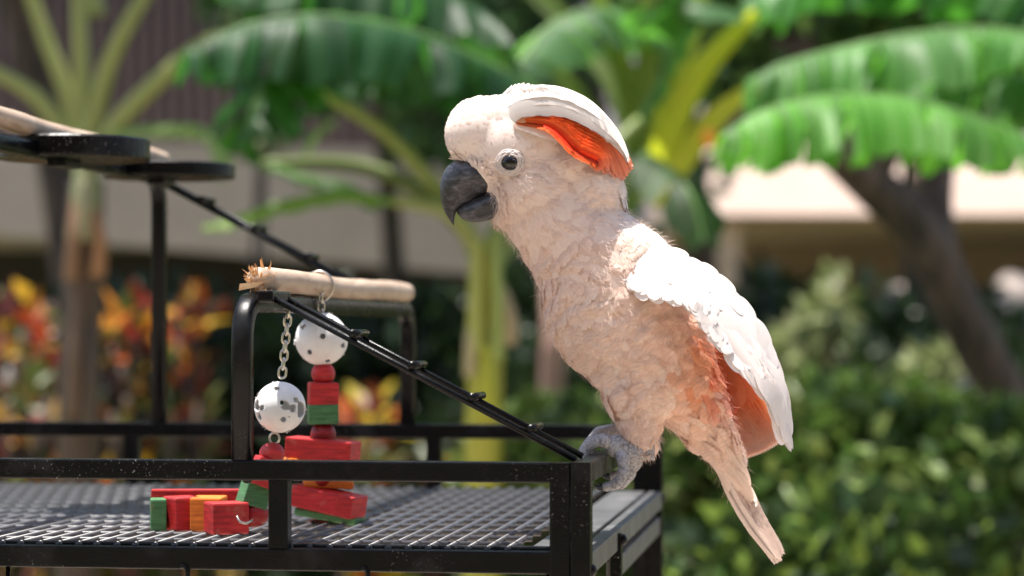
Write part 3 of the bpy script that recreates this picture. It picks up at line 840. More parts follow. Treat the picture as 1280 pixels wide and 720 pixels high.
# ---- wings
WT = np.array([(764, 312, -34), (800, 309, -52), (853, 323, -58), (900, 352, -56), (934, 388, -52), (958, 436, -48), (974, 480, -46), (979, 518, -46), (984, 548, -48)], float)
WB = np.array([(772, 338, -68), (797, 362, -94), (850, 378, -118), (866, 396, -124), (886, 424, -124), (908, 444, -120), (934, 466, -110), (956, 500, -92), (974, 544, -66)], float)
FTp = np.array([(764, 282, 30), (795, 294, 50), (838, 318, 60), (880, 342, 62), (905, 375, 56), (930, 430, 52), (955, 480, 48), (975, 520, 46), (984, 548, 46)], float)
FBt = np.array([(772, 330, 66), (797, 372, 88), (835, 410, 98), (850, 440, 100), (865, 475, 100), (882, 510, 94), (900, 542, 86), (918, 562, 74), (932, 575, 60)], float)
def wing_surface(T, Bm, bulge, nu=44, nv=18):
    t = smooth_path(T, nu); b_ = smooth_path(Bm, nu); G = np.zeros((nu, nv, 3))
    sgn = np.sign(Bm[3, 2])
    for j in range(nv):
        x = j / (nv - 1); G[:, j] = t * (1 - x) + b_ * x
        G[:, j, 2] += sgn * bulge * math.sin(math.pi * x) * np.sin(np.pi * np.clip(np.linspace(.08, .95, nu), 0, 1))
    return G
def wing(name_label, T, Bm, far):
    G = wing_surface(T, Bm, 20 if far else 9); nu, nv = G.shape[:2]; X = Ba(G.reshape(-1, 3)).reshape(nu, nv, 3)
    wcol = np.array((.87, .81, .775))
    def inner(q):
        """orange-red underwing, paling towards the feather tips"""
        f = np.exp(-(((q[..., 0] - 905 - (q[..., 1] - 480) * .3) / 20) ** 2 + ((q[..., 1] - 475) / 55) ** 2))[..., None]
        g = np.clip((545 - q[..., 1]) / 80, 0, 1)[..., None]
        c = np.array((.90, .64, .50)) * (1 - g) + g * np.array((.90, .42, .20))  # lining colour saturated to carry the glow of light through the wing
        c = c * (1 - f) + f * np.array((.80, .12, .03)); e = np.clip((400 - q[..., 1]) / 50, 0, 1)[..., None]
        return c * (1 - e) + e * wcol
    root_ = mk('wing', X.reshape(-1, 3), [(i * nv + j, i * nv + j + 1, (i + 1) * nv + j + 1, (i + 1) * nv + j) for i in range(nu - 1) for j in range(nv - 1)], LINING if far else FEATHER, bird, True,
               col=(inner(G.reshape(-1, 3)) if far else np.tile(wcol * np.array((1, .93, .88)), (nu * nv, 1))))
    if name_label: root_['label'] = name_label
    du = unit(np.gradient(X, axis=0)); dv = unit(np.gradient(X, axis=1)); nor = unit(np.cross(du, dv))
    out = np.array([0, 1.0 if far else -1.0, .2])
    if (nor[nu // 2, nv // 2] @ out) < 0: nor = -nor
    side = nor if not far else nor
    wf = [(i * nv + j, i * nv + j + 1, (i + 1) * nv + j + 1, (i + 1) * nv + j) for i in range(nu - 1) for j in range(nv - 1)]
    wbv = BVHTree.FromPolygons([Vector(p) for p in X.reshape(-1, 3)], wf)
    items = []
    # coverts, small at the shoulder, longer down the wing
    for i in range(0, nu - 7, 2):
        s = i / (nu - 1); L0 = np.interp(s, [0, .2, .5, .85], [24, 32, 50, 64]) * S
        if far and s > .42: continue
        for j in range((i // 2) % 2, nv, 2 if s > .25 else 1):
            if s > .3 and (j < 1 or j > nv - 3): continue
            L = min(L0, np.linalg.norm(X[nu - 1, j] - X[i, j]) * .95); p = X[i, j] + rng.normal(0, .0006, 3)
            t = unit(du[i, j] + dv[i, j] * (rng.normal(.04, .05) + .10 * (1 - j / nv) - .05)); nr = unit(nor[i, j] + rng.normal(0, .025, 3)); t = unit(t - nr * (t @ nr))
            c = wcol * rng.uniform(.98, 1.02)
            items.append((p, t, nr, L * rng.uniform(.95, 1.1), L * rng.uniform(.36, .42), .018, c * np.array((1, .97, .95)), c))
    # soft tufts along the lower front edge
    for i in range(3, 26):
        for _ in range(2):
            p = X[i, nv - 1] + rng.normal(0, .001, 3); t = unit(du[i, -1] * rng.uniform(.6, 1) + dv[i, -1] * rng.uniform(.3, .8)); nr = unit(nor[i, -1] + rng.normal(0, .15, 3)); t = unit(t - nr * (t @ nr))
            items.append((p - t * .011, t, nr, rng.uniform(20, 28) * S, rng.uniform(7, 10) * S, .12, wcol, wcol * 1.03))
    tag(plumage('covert_feathers', root_, items, SMOOTH, LINING if far else DOWN, bend=wbv, soft=.7), kind='stuff')
    # the back of the far wing shows its orange lining feathers
    if far:
        it2 = []
        for i in range(6, nu - 15, 2):
            for j in range(2, nv, 2):
                nr = -nor[i, j]; t = unit(du[i, j] + dv[i, j] * rng.normal(.25, .12)); t = unit(t - nr * (t @ nr)); c = inner(G[i, j]) * rng.uniform(.93, 1.05)
                it2.append((X[i, j] + nr * .001, t, nr, rng.uniform(46, 62) * S, rng.uniform(14, 19) * S, .10, c, np.clip(inner(G[i, j] + np.array((10, 25, 0))), 0, 1)))
        tag(plumage('lining_feathers', root_, it2, SMOOTH, LINING, bend=wbv, soft=.6), kind='stuff')
    # flight feathers
    nf = 15
    for m_ in range(nf):
        f = m_ / (nf - 1); j0 = int(round((nv - 1) * (.88 - f * .76))); i0 = int(nu * (.42 + .14 * f))
        pts = [X[i0, j0], X[(i0 + nu) // 2, min(nv - 1, j0)], X[nu - 3, min(nv - 1, j0)]]
        tipdir = unit(X[nu - 1, min(nv - 1, j0)] - X[nu - 6, min(nv - 1, j0)])
        ext = (4 + 12 * math.sin(f * 2.6)) * S * (.8 if not far else .3)
        pts.append(X[nu - 1, j0] + tipdir * ext)
        off = nor[i0, j0] * (.0012 - .0005 * m_ / nf * 3)
        path = smooth_path(np.array(pts) + off, 30)
        tn = unit(np.gradient(path, axis=0)); nn = nor[np.linspace(i0, nu - 1, 30).astype(int), j0]
        lat = unit(np.cross(nn, tn)); lat = unit(lat + nn * .12)
        def colf(s, q, far=far):
            c = wcol * .97 * (1 - .05 * abs(q)); 
            return c * np.array((1, .95, .93)) if s < .5 else c * np.array((1, .97, .96))
        if far:
            def colf(s, q): 
                g = max(0, min(1, (s - .25) / .5)); return np.array((.90, .40, .17)) * (1 - g) + g * np.array((.90, .68, .57))
        o = long_feather('flight_feather', root_, path, lat, hw_prof(11 * S, .7, .12, .72), colf, .04, .12, seed=m_, mat=LINING if far else FEATHER, onor=None if far else nn)
    return root_
wing('white outer face of the near wing', WT, WB, False)
wing('orange lined far wing', FTp, FBt, True)

# ---- mantle between the wings
items = []
for _ in range(420):
    u = rng.uniform(768, 846); w_ = rng.uniform(-52, 56)
    h_ = bvh.ray_cast(Vector(B(u, 150, w_)), Vector((0, 0, -1)))
    if h_[0] is None: continue
    p, nr = np.array(h_[0]), np.array(h_[1]); t = unit(np.array([.80, 0, -.6])); t = unit(t - nr * (t @ nr) + rng.normal(0, .10, 3)); t = unit(t - nr * (t @ nr)); c = np.array((.85, .78, .74))
    items.append((p, t, nr, rng.uniform(28, 38) * S, rng.uniform(12, 16) * S, .09, c * np.array((1, .95, .92)), c))
tag(plumage('mantle_feathers', bird, items, TPL, DOWN, bend=bvh), kind='stuff')

# ---- tail
for m_ in range(11):
    f = m_ / 10 - .5
    tip = (972 + f * 14 + rng.uniform(-2, 2), 702 - abs(f) * 7 + rng.uniform(-4, 3), f * 26)
    pts = [B(896 + f * 12, 545, f * 12), B(919 + f * 22, 606, f * 18), B(945 + f * 18, 656, f * 20), B(*tip)]
    path = smooth_path(pts, 34); tn = unit(np.gradient(path, axis=0))
    lat = unit(np.tile(np.array([.62, -.55 + .4 * f, .5]), (34, 1))); lat = unit(lat - tn * (lat * tn).sum(1)[:, None])
    def colf(s, q, f=f):
        c = np.array((.84, .70, .62)); g = math.exp(-((s - .45) / .2) ** 2) * math.exp(-((q - .1) / .5) ** 2) * math.exp(-((f + .15) / .22) ** 2)
        return c * (1 - .8 * g) + .8 * g * np.array((.83, .36, .13))
    long_feather('tail_feather', bird, path, lat, hw_prof(9 * S, .8, .3, .7), colf, .06, .1, seed=90 + m_)
# long coverts under the tail
items = []
for _ in range(150):
    f = rng.uniform(0, 1); side_ = rng.choice((-1, 1)); u = 868 + 48 * f + rng.normal(0, 6); v = 528 + 62 * f + rng.normal(0, 5)
    h_ = bvh.ray_cast(Vector(B(u, v, side_ * 200)), Vector((0, -side_, 0)))
    if h_[0] is None: continue
    p, nr = np.array(h_[0]), np.array(h_[1])
    if abs(nr[1]) < .55: continue
    t = np.array([.50, 0, -.86]) + rng.normal(0, .03, 3); t = unit(t - nr * (t @ nr)); c = np.array((.85, .695, .605)) * rng.uniform(.98, 1.02)
    items.append((p, t, nr, rng.uniform(44, 58) * S, rng.uniform(7, 10) * S, .0, c * np.array((1, .95, .91)), c))
tag(plumage('undertail_coverts', bird, items, SMOOTH, DOWN, bend=bvh, soft=.6), kind='stuff')

# ---- crest: white covering feathers over orange-red ones
CT = smooth_path([(612, 136, 0), (632, 115, 0), (655, 108, 0), (682, 106, 0), (710, 111, 0), (736, 124, 0), (758, 145, 0), (777, 172, 0), (790, 208, 0)], 40)
CE = smooth_path([(618, 168, 0), (634, 152, 0), (650, 141, 0), (690, 138, 0), (719, 145, 0), (746, 159, 0), (766, 170, 0), (780, 186, 0), (789, 206, 0)], 40)
CWd = np.interp(np.linspace(0, 1, 40), [0, .3, .6, .85, 1], [34, 59, 53, 27, 8])
def dome(phi):
    P_ = CE + (CT - CE) * math.cos(phi); P_ = P_.copy(); P_[:, 2] = CWd * math.sin(phi); return P_
cw = np.array((.87, .81, .765))
kk = 0
for layer, (phis, s0, s1, hwid) in enumerate((((-70, -38, 0, 38, 70), 0, 33, 25), ((-82, -56, -20, 20, 56, 82), 7, 39, 23), ((-64, -30, 0, 30, 64), 12, 39, 19))):
    for ph in phis:
        a = R(ph); d0 = dome(a); d1 = dome(a + .06)
        path = d0[s0:s1 + 1].copy(); lt = (d1 - d0)[s0:s1 + 1]
        ctr = np.array([(CE + (CT - CE) * .3)[i] for i in range(s0, s1 + 1)])
        path = path + (ctr - path) * (.012 + .045 * layer) + rng.normal(0, .7, 3)
        lat = unit(np.c_[lt[:, 0], lt[:, 2], -lt[:, 1]])
        path = smooth_path(Ba(path), 34); lat = unit(smooth_path(lat, 34))
        def colf(s, q, L=layer):
            return cw * (1 - .03 * abs(q)) * np.array((1, .99 - .02 * L, .98 - .03 * L))
        long_feather('crest_feather', bird, path, lat, hw_prof(hwid * S, .85, .15, .6), colf, .03, .22, seed=200 + kk, onor=unit(path - Ba(smooth_path(ctr + np.array((0, 12, 0)), 34)))); kk += 1
items = []
for _ in range(240):
    a = R(rng.uniform(-58, 58)); i = int(rng.uniform(0, 8)); d0 = Ba(dome(a)); d1 = Ba(dome(a + .06)); t = unit(d0[i + 1] - d0[i]); l_ = unit(d1[i] - d0[i]); nr = unit(np.cross(t, l_))
    if nr @ (d0[i] - B(665, 170, 0)) < 0: nr = -nr
    c = np.array((.87, .80, .75)); items.append((d0[i] - nr * .0022, t, nr, rng.uniform(22, 32) * S, rng.uniform(8, 11) * S, .0, c * np.array((1, .95, .92)), c))
tag(plumage('crest_root_feathers', bird, items, SMOOTH, DOWN, soft=.6), kind='stuff')
for side_ in (-1, 1):
    for i in range(11):
        f = i / 10
        tips = smooth_path([(789, 210, 0), (784, 219, 0), (777, 226, 0), (770, 226, 0), (757, 218, 0), (740, 213, 0)], 11)[i]
        pts = [(640 + 6 * f, 148 + 8 * f), (684 + 2 * f, 143 + 22 * f), (722 - 4 * f, 151 + 42 * f), (754 - 10 * f, 172 + 34 * f), (tips[0] + rng.uniform(-2, 2), tips[1] + rng.uniform(-3, 2))]
        ws = [-44, -50 - 12 * f, -45 - 19 * f, -30 - 28 * f, -14 - 34 * f]
        path = smooth_path([B(p[0], p[1], -side_ * (w_ - 1.2 * i * .6) * (1 if side_ == -1 else 1)) if side_ == 1 else B(p[0], p[1], w_ - .7 * i) for p, w_ in zip(pts, ws)], 34)
        tn = unit(np.gradient(path, axis=0)); lat = np.cross(tn, np.tile([.25, side_ * 1.0, .25], (34, 1))); lat = unit(lat)
        hue_ = rng.uniform(.78, 1.12)
        def colf(s, q, f=f, hue_=hue_):
            red = np.array((.62, .028, .008)); org = np.array((.78, .16, .04)); pal = np.array((.88, .62, .48))
            g = abs(q) ** 2; c = red * (1 - .85 * g) + .85 * g * org; e = max(0, min(1, (s - .72) / .28)); c = c * (1 - e * .8) + .8 * e * (org * (1 - .5 * f * 0) * .6 + pal * .4)
            if s < .22: c = c * (s / .22) + (1 - s / .22) * org
            return c * hue_
        long_feather('crest_feather', bird, path, lat, hw_prof((12.5 - 2.0 * f) * S, .45, .10, .55), colf, .10, .30, seed=300 + i)
    # peach lobe over the ear
    path = smooth_path([B(u, v, side_ * w_) for u, v, w_ in ((640, 158, 50), (664, 161, 59), (690, 167, 62), (708, 175, 60))], 30)
    tn = unit(np.gradient(path, axis=0)); lat = unit(np.cross(tn, np.tile([.1, side_ * 1.0, .35], (30, 1)))); up_ = np.sign(lat[10, 2])
    def colf(s, q, up_=up_):
        x = max(0, min(1, .5 + .62 * q * up_)); return np.array((.86, .70, .61)) * (1 - x) + x * np.array((.85, .33, .14))
    long_feather('crest_feather', bird, path, lat, hw_prof(17 * S, .5, .2, .6), colf, .04, .3, seed=330, onor=np.tile([0, side_, .3], (30, 1)))

# ---- eye
def skin_hit(u, v, side_=-1):
    h_ = bvh.ray_cast(Vector(B(u, v, side_ * 200)), Vector((0, -side_, 0))); return np.array(h_[0]), np.array(h_[1])
for side_ in (-1, 1):
    p, nr = skin_hit(638, 207, side_); nr = unit(nr * .5 + np.array([-.12, side_ * .9, .05])); 
    eo = ellipsoid((0, 0, 0), (10.5 * S, 10.5 * S, 8.5 * S), 32, 20); q = np.array(Vector(nr).to_track_quat('Z', 'Y').to_matrix())
    p = p + nr * 2.5 * S
    ring_o = MB()
    for rad, tub, hh in ((10.7, 1.4, 3.4), (12.5, 1.5, 2.6), (14.4, 1.7, 1.5), (16.3, 1.6, .1)):
        a = np.linspace(0, 2 * np.pi, 49); pts = np.c_[rad * S * np.cos(a) * (1.05 + .03 * np.sin(a * 3 + rad)), rad * S * np.sin(a) * (.95 + .03 * np.cos(a * 4 + rad)), hh * S + .45 * S * np.sin(a * 5 + rad * 2) + .4 * S * np.sin(a * 12 + rad)] @ q.T + p
        V2, F2 = sweep(pts, circle(tub * S, 10), up=nr, caps=False); ring_o.add(V2, F2)
    eye = mk('eye', eo[0] @ q.T + p, eo[1], EYEB, bird); ring_o.build('eye_ring', RING, eye)

# ---- beak
def loft(sec, kx=28, n_=30, sq=1.0):
    s = np.array([(a[0], a[1], b_[0], b_[1], w_) for a, b_, w_ in sec], float)
    q = np.array([np.interp(np.linspace(0, len(s) - 1, n_), np.arange(len(s)), smooth_path(np.c_[s[:, c], s[:, c] * 0, s[:, c] * 0], len(s))[:, 0]) for c in range(5)]).T
    sm = smooth_path(np.c_[s[:, 0], s[:, 1], s[:, 4]], n_); sm2 = smooth_path(np.c_[s[:, 2], s[:, 3], s[:, 4]], n_)
    V = []
    for i in range(n_):
        c = (sm[i, :2] + sm2[i, :2]) / 2; e = (sm[i, :2] - sm2[i, :2]) / 2; w_ = max(.2, sm[i, 2])
        for j in range(kx):
            a = 2 * math.pi * j / kx; ca, sa = math.cos(a), math.sin(a)
            V.append((c[0] + e[0] * ca, c[1] + e[1] * ca, w_ * math.copysign(abs(sa) ** sq, sa)))
    Fc = [(i * kx + j, i * kx + (j + 1) % kx, (i + 1) * kx + (j + 1) % kx, (i + 1) * kx + j) for i in range(n_ - 1) for j in range(kx)]
    Fc += [tuple(range(kx - 1, -1, -1)), tuple(range((n_ - 1) * kx, n_ * kx))]
    return Ba(V), Fc
V, Fc = loft([((576, 196), (630, 244), 36), ((562, 205), (617, 243), 35), ((554, 217), (604, 246), 31), ((550, 232), (591, 252), 25), ((550.5, 247), (579, 258), 18), ((554, 261), (571, 264), 10), ((560, 272), (568.5, 272), 5), ((567, 282), (567.5, 281), .6)], sq=.85)
mk('upper_beak', V, Fc, BEAK, bird)
V, Fc = loft([((622, 232), (630, 268), 33), ((612, 236), (617, 273), 32), ((601, 242), (603, 277), 28), ((588, 249), (588, 277.5), 22), ((577, 255), (577, 273), 14), ((571, 260), (571.5, 267), 6)], sq=.85)
mk('lower_beak', V, Fc, BEAK, bird)
# small feathers closing over the root of the beak
items = []
edge = smooth_path([(568, 200, 0), (576, 204, 0), (590, 212, 0), (606, 224, 0), (618, 238, 0), (622, 252, 0), (622, 266, 0), (612, 276, 0)], 60)
for side_ in (-1, 1):
    for i in range(60):
        for _ in range(3):
            e = edge[i]; h_ = bvh.ray_cast(Vector(B(e[0] + rng.uniform(0, 7), e[1] - rng.uniform(-1, 4), side_ * 200)), Vector((0, -side_, 0)))
            if h_[0] is None or h_[0][0] < B(570, 0)[0]: continue
            p, nr = np.array(h_[0]), np.array(h_[1]); q = uvw(p); d = np.array([q[0] - 590, 0, -(q[1] - 240)]); t = unit(d); t = unit(t - nr * (t @ nr) + rng.normal(0, .2, 3)); c = tint_mix(q)
            items.append((p, t, nr, rng.uniform(9, 14) * S, rng.uniform(2.4, 3.4) * S, .25, c * .95, c))
tag(plumage('face_feathers', bird, items, FINE, DOWN), kind='stuff')

# ---- legs and feet
def foot(wc, du_, dv_, nm):
    chains = [
        [(815, 560, wc, 13), (793, 561, wc, 12.5), (768, 555, wc - 2, 14)],
        [(768, 555, wc - 2, 13), (751, 549, wc - 9, 10.5), (736, 553, wc - 13, 10), (727.5, 566, wc - 15, 9), (728, 578, wc - 16, 7)],
        [(768, 555, wc - 2, 13), (753, 548, wc + 8, 10.5), (738, 551, wc + 14, 10), (729, 562, wc + 16, 9), (728, 575, wc + 16, 7)],
        [(770, 557, wc - 4, 12), (776, 571, wc - 14, 10.5), (776, 587, wc - 17, 10), (767, 600, wc - 18, 9), (755, 604, wc - 18, 7.5)],
        [(774, 558, wc + 4, 12), (786, 573, wc + 9, 10.5), (785, 590, wc + 12, 10), (775, 602, wc + 13, 9), (762, 605, wc + 13, 7.5)]]
    m = MB()
    for c in chains:
        c = np.array(c, float); c[:, 0] += du_; c[:, 1] += dv_
        c[:, 3] *= .76 if len(c) > 3 else .95
        n_ = 8 * len(c); pth = smooth_path(Ba(c[:, :3]), n_); rr = np.interp(np.linspace(0, len(c) - 1, n_), np.arange(len(c)), c[:, 3]) * S
        # joints a little thicker than the bones
        rr = rr * (1 + .08 * np.cos(np.linspace(0, (len(c) - 1) * 2 * np.pi, n_)))
        V2, F2 = sweep(pth, circle(1, 14), up=(.1, 1, .1), scale=rr); m.add(V2, F2)
        V2, F2 = ellipsoid(pth[-1], (rr[-1],) * 3, 12, 8); m.add(V2, F2)
    me = remeshed(np.vstack(m.v), m.f, .0008, 2, nm)
    V2 = np.array([v.co[:] for v in me.vertices]); o = mk('foot', V2, [tuple(p.vertices) for p in me.polygons], FOOT, bird)
    for (a, b_, c_) in (((728, 578, wc - 16), (730, 590, wc - 16), (736, 598, wc - 15)), ((728, 575, wc + 16), (731, 589, wc + 16), (738, 597, wc + 15)),
                        ((755, 604, wc - 18), (746, 605, wc - 17), (739, 601, wc - 16)), ((762, 605, wc + 13), (752, 605, wc + 13), (745, 601, wc + 13))):
        pth = smooth_path([B(q[0] + du_, q[1] + dv_, q[2]) for q in (a, b_, c_)], 10)
        V2, F2 = sweep(pth, circle(5.6 * S, 10), up=(0, 1, 0), scale=np.linspace(1, .08, 10)); mk('claw', V2, F2, CLAW, o)
    return o
foot(-50, 0, 0, 'foot'); foot(52, 13, -7, 'foot2')
# ================================================================== GARDEN
def hexa(name, c, mat, parent=None, smooth=False):
    """c: eight corners, front four (bl, br, tr, tl) then back four"""
    return mk(name, c, [(0, 1, 2, 3), (5, 4, 7, 6), (4, 0, 3, 7), (1, 5, 6, 2), (3, 2, 6, 7), (4, 5, 1, 0)], mat, parent, smooth)
def box(name, x0, x1, y0, y1, z0, z1, mat, parent=None):
    return hexa(name, [(x0, y0, z0), (x1, y0, z0), (x1, y0, z1), (x0, y0, z1), (x0, y1, z0), (x1, y1, z0), (x1, y1, z1), (x0, y1, z1)], mat, parent)

# ---- buildings
BEIGE = m_stucco('pink_beige_stucco', (.56, .42, .345)); MAUVE = m_stucco('mauve_grey_stucco', (.52, .42, .38))
BROWN = m_stucco('dark_brown_boards', (.060, .046, .042)); BATTEN = m_stucco('brown_batten', (.105, .083, .078)); SOFF = m_stucco('brown_soffit', (.33, .235, .165))
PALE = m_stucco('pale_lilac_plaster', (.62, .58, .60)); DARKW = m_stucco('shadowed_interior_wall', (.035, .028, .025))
dR = 20.0
xl, xr = P(872, 0, dR)[0], P(2300, 0, dR)[0]
zb_, zt_ = P(0, 268, dR)[2], P(0, 165, dR)[2]
pav = empty('pavilion', ((xl + xr) / 2, dR + 3, 0), 'beige open pavilion with wide flat roof edge behind the leaning trunk', 'building')
hexa('roof', [(xl, dR, zb_), (xr, dR, zb_), (xr, dR + .5, zt_), (xl, dR + .5, zt_), (xl, dR + 7, zb_), (xr, dR + 7, zb_), (xr, dR + 7, zt_), (xl, dR + 7, zt_)], BEIGE, pav)  # lean of the front face added so that it catches the sun
box('soffit', xl + .1, xr - .1, dR + .25, dR + 6.9, zb_ - .04, zb_ - .004, SOFF, pav)
for u in (912, 1400): x = P(u, 0, dR)[0]; box('column', x - .12, x + .12, dR + .3, dR + .55, 0, zb_ - .045, BEIGE, pav)
box('back_wall', xl + .2, xr - .2, dR + 6.5, dR + 6.7, 0, zb_ - .045, SOFF, pav)
# left building: sloping balustrade wall, boarded upper floor, deep shade below painted as a near-black wall
hb = empty('boarded_building', (P(150, 0, 19)[0], 20, 0), 'dark boarded building with sloping mauve parapet behind the palm stems', 'building')
a, b_ = -260, 640; dl = 18.
def q4(u, v, d): return P(u, v, d)
hexa('parapet', [q4(a, 272, dl), q4(b_, 346, dl), q4(b_, 190, dl), q4(a, 165, dl), q4(a, 272, dl) + (0, .3, 0), q4(b_, 346, dl) + (0, .3, 0), q4(b_, 190, dl) + (0, .3, 0), q4(a, 165, dl) + (0, .3, 0)], MAUVE, hb)
box('floor_slab', q4(a, 0, dl)[0], q4(b_, 0, dl)[0], dl + .3, dl + 4.6, P(0, 290, dl)[2], P(0, 270, dl)[2], MAUVE, hb)
xw = P(a, 0, dl)[0]; box('parapet', xw - 9, xw, dl, dl + .3, P(0, 272, dl)[2], P(0, 165, dl)[2], MAUVE, hb)
x0_, x1_ = P(a, 0, 21)[0] - 8, P(700, 0, 21)[0]
box('upper_wall', x0_, x1_, 21, 21.2, P(0, 300, 21)[2], P(0, -260, 21)[2], BROWN, hb)
x = x0_ + .1
while x < P(420, 0, 21)[0]:
    box('batten', x, x + .055, 20.94, 21.003, P(0, 280, 21)[2], P(0, -258, 21)[2], BATTEN, hb); x += .125
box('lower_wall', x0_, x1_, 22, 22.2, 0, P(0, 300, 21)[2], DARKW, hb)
pb = empty('pale_building', (P(800, 0, 27)[0], 27, 0), 'pale lilac rendered building glimpsed between the fan of strap leaves', 'building')
box('wall', P(640, 0, 27)[0], P(1500, 0, 27)[0], 27.3, 28, 0, P(0, -300, 27)[2], PALE, pb)
for k_ in range(6):
    u0 = 690 + 110 * k_; box('window', P(u0, 0, 27)[0], P(u0 + 46, 0, 27)[0], 27.26, 27.31, P(0, 200, 27)[2], P(0, 60, 27)[2], DARKW, pb)

# ---- leaves
def leaf_cloud(blobs, n_, size, cols, seed, elong=2.0, shell=.55, up=.35):
    """leaf-sized folded faces through the volume of ellipsoids"""
    r = np.random.default_rng(seed); VV = np.zeros((n_, 6, 3)); CC = np.zeros((n_, 6, 3))
    wts = np.array([b[1][0] * b[1][1] * b[1][2] for b in blobs]) ** .7; wts /= wts.sum(); cols = np.array(cols)
    ids = r.choice(len(blobs), n_, p=wts); C_ = np.array([b[0] for b in blobs])[ids]; Rd = np.array([b[1] for b in blobs])[ids]
    d = unit(r.normal(0, 1, (n_, 3))); rad = shell + (1 - shell) * r.random(n_) ** .6
    rad *= 1 + .16 * np.sin(d[:, 0] * 7 + ids) * np.sin(d[:, 2] * 6 + ids * 2.1)
    p = C_ + d * Rd * rad[:, None]
    t = unit(d * .6 + r.normal(0, .7, (n_, 3)) + np.array([0, 0, up])); nr = unit(np.cross(t, r.normal(0, 1, (n_, 3)))); nr[nr[:, 2] < 0] *= -1; b_ = np.cross(nr, t)
    L = size * r.uniform(.65, 1.35, n_)[:, None]; W_ = L / elong
    for k_, (x, y, z) in enumerate(((0, 0, 0), (.4, .5, .1), (.45, 0, 0), (.4, -.5, .1), (1, 0, -.12), (.8, .22, 0))):
        VV[:, k_] = p + L * x * t + W_ * y * b_ + L * z * nr
    ci = r.integers(0, len(cols), n_); CC[:] = (cols[ci] * r.uniform(.75, 1.25, (n_, 1)))[:, None, :]
    base = np.arange(n_)[:, None] * 6
    Fq = np.vstack([base + np.array(f) for f in ((0, 2, 1), (0, 3, 2), (1, 2, 4), (2, 3, 4))])
    return VV.reshape(-1, 3), Fq, CC.reshape(-1, 3)
def stem(pts, r0, r1, name, mat, parent, col=None, n_=24, k_=10):
    pth = smooth_path(pts, n_); V, Fc = sweep(pth, circle(1, k_), up=(.2, 1, .3), scale=np.linspace(r0, r1, n_))
    return mk(name, V, Fc, mat, parent, True, col=None if col is None else np.tile(col, (len(V), 1)))
def bush(name, label, cat, blobs, n_, size, cols, seed, group=None, elong=1.8, stems=4, shell=.5, up=.35, skirt=True):
    """blobs: (u, v, d, ru, rv, rd) in pixels at that distance, rd in metres"""
    bl = [(P(u, v, d), (ru * d / F, rd, rv * d / F)) for (u, v, d, ru, rv, rd) in blobs]
    top = list(bl); c = np.mean([b[0] for b in bl], 0); o = empty(name, (c[0], c[1], 0), label, cat, group)
    if skirt:
        bl = bl + [(np.array((b[0][0], b[0][1], b[0][2] * .42)), (b[1][0] * .9, b[1][1] * .9, b[0][2] * .42)) for b in top]; n_ = int(n_ * 1.7)
    V, Fq, C_ = leaf_cloud(bl, n_, size, cols, seed, elong, shell, up); tag(mk('foliage', V, Fq, LEAF, o, True, col=C_), kind='stuff')
    r = random.Random(seed)
    for i in range(stems):
        b = bl[i % len(bl)][0]; stem([(c[0] + r.uniform(-.15, .15), c[1] + r.uniform(-.1, .1), -.02), ((c[0] + b[0]) / 2 + r.uniform(-.1, .1), (c[1] + b[1]) / 2, b[2] * .5), b], .022, .008, 'stem', BARK, o, n_=10, k_=7)
    return o

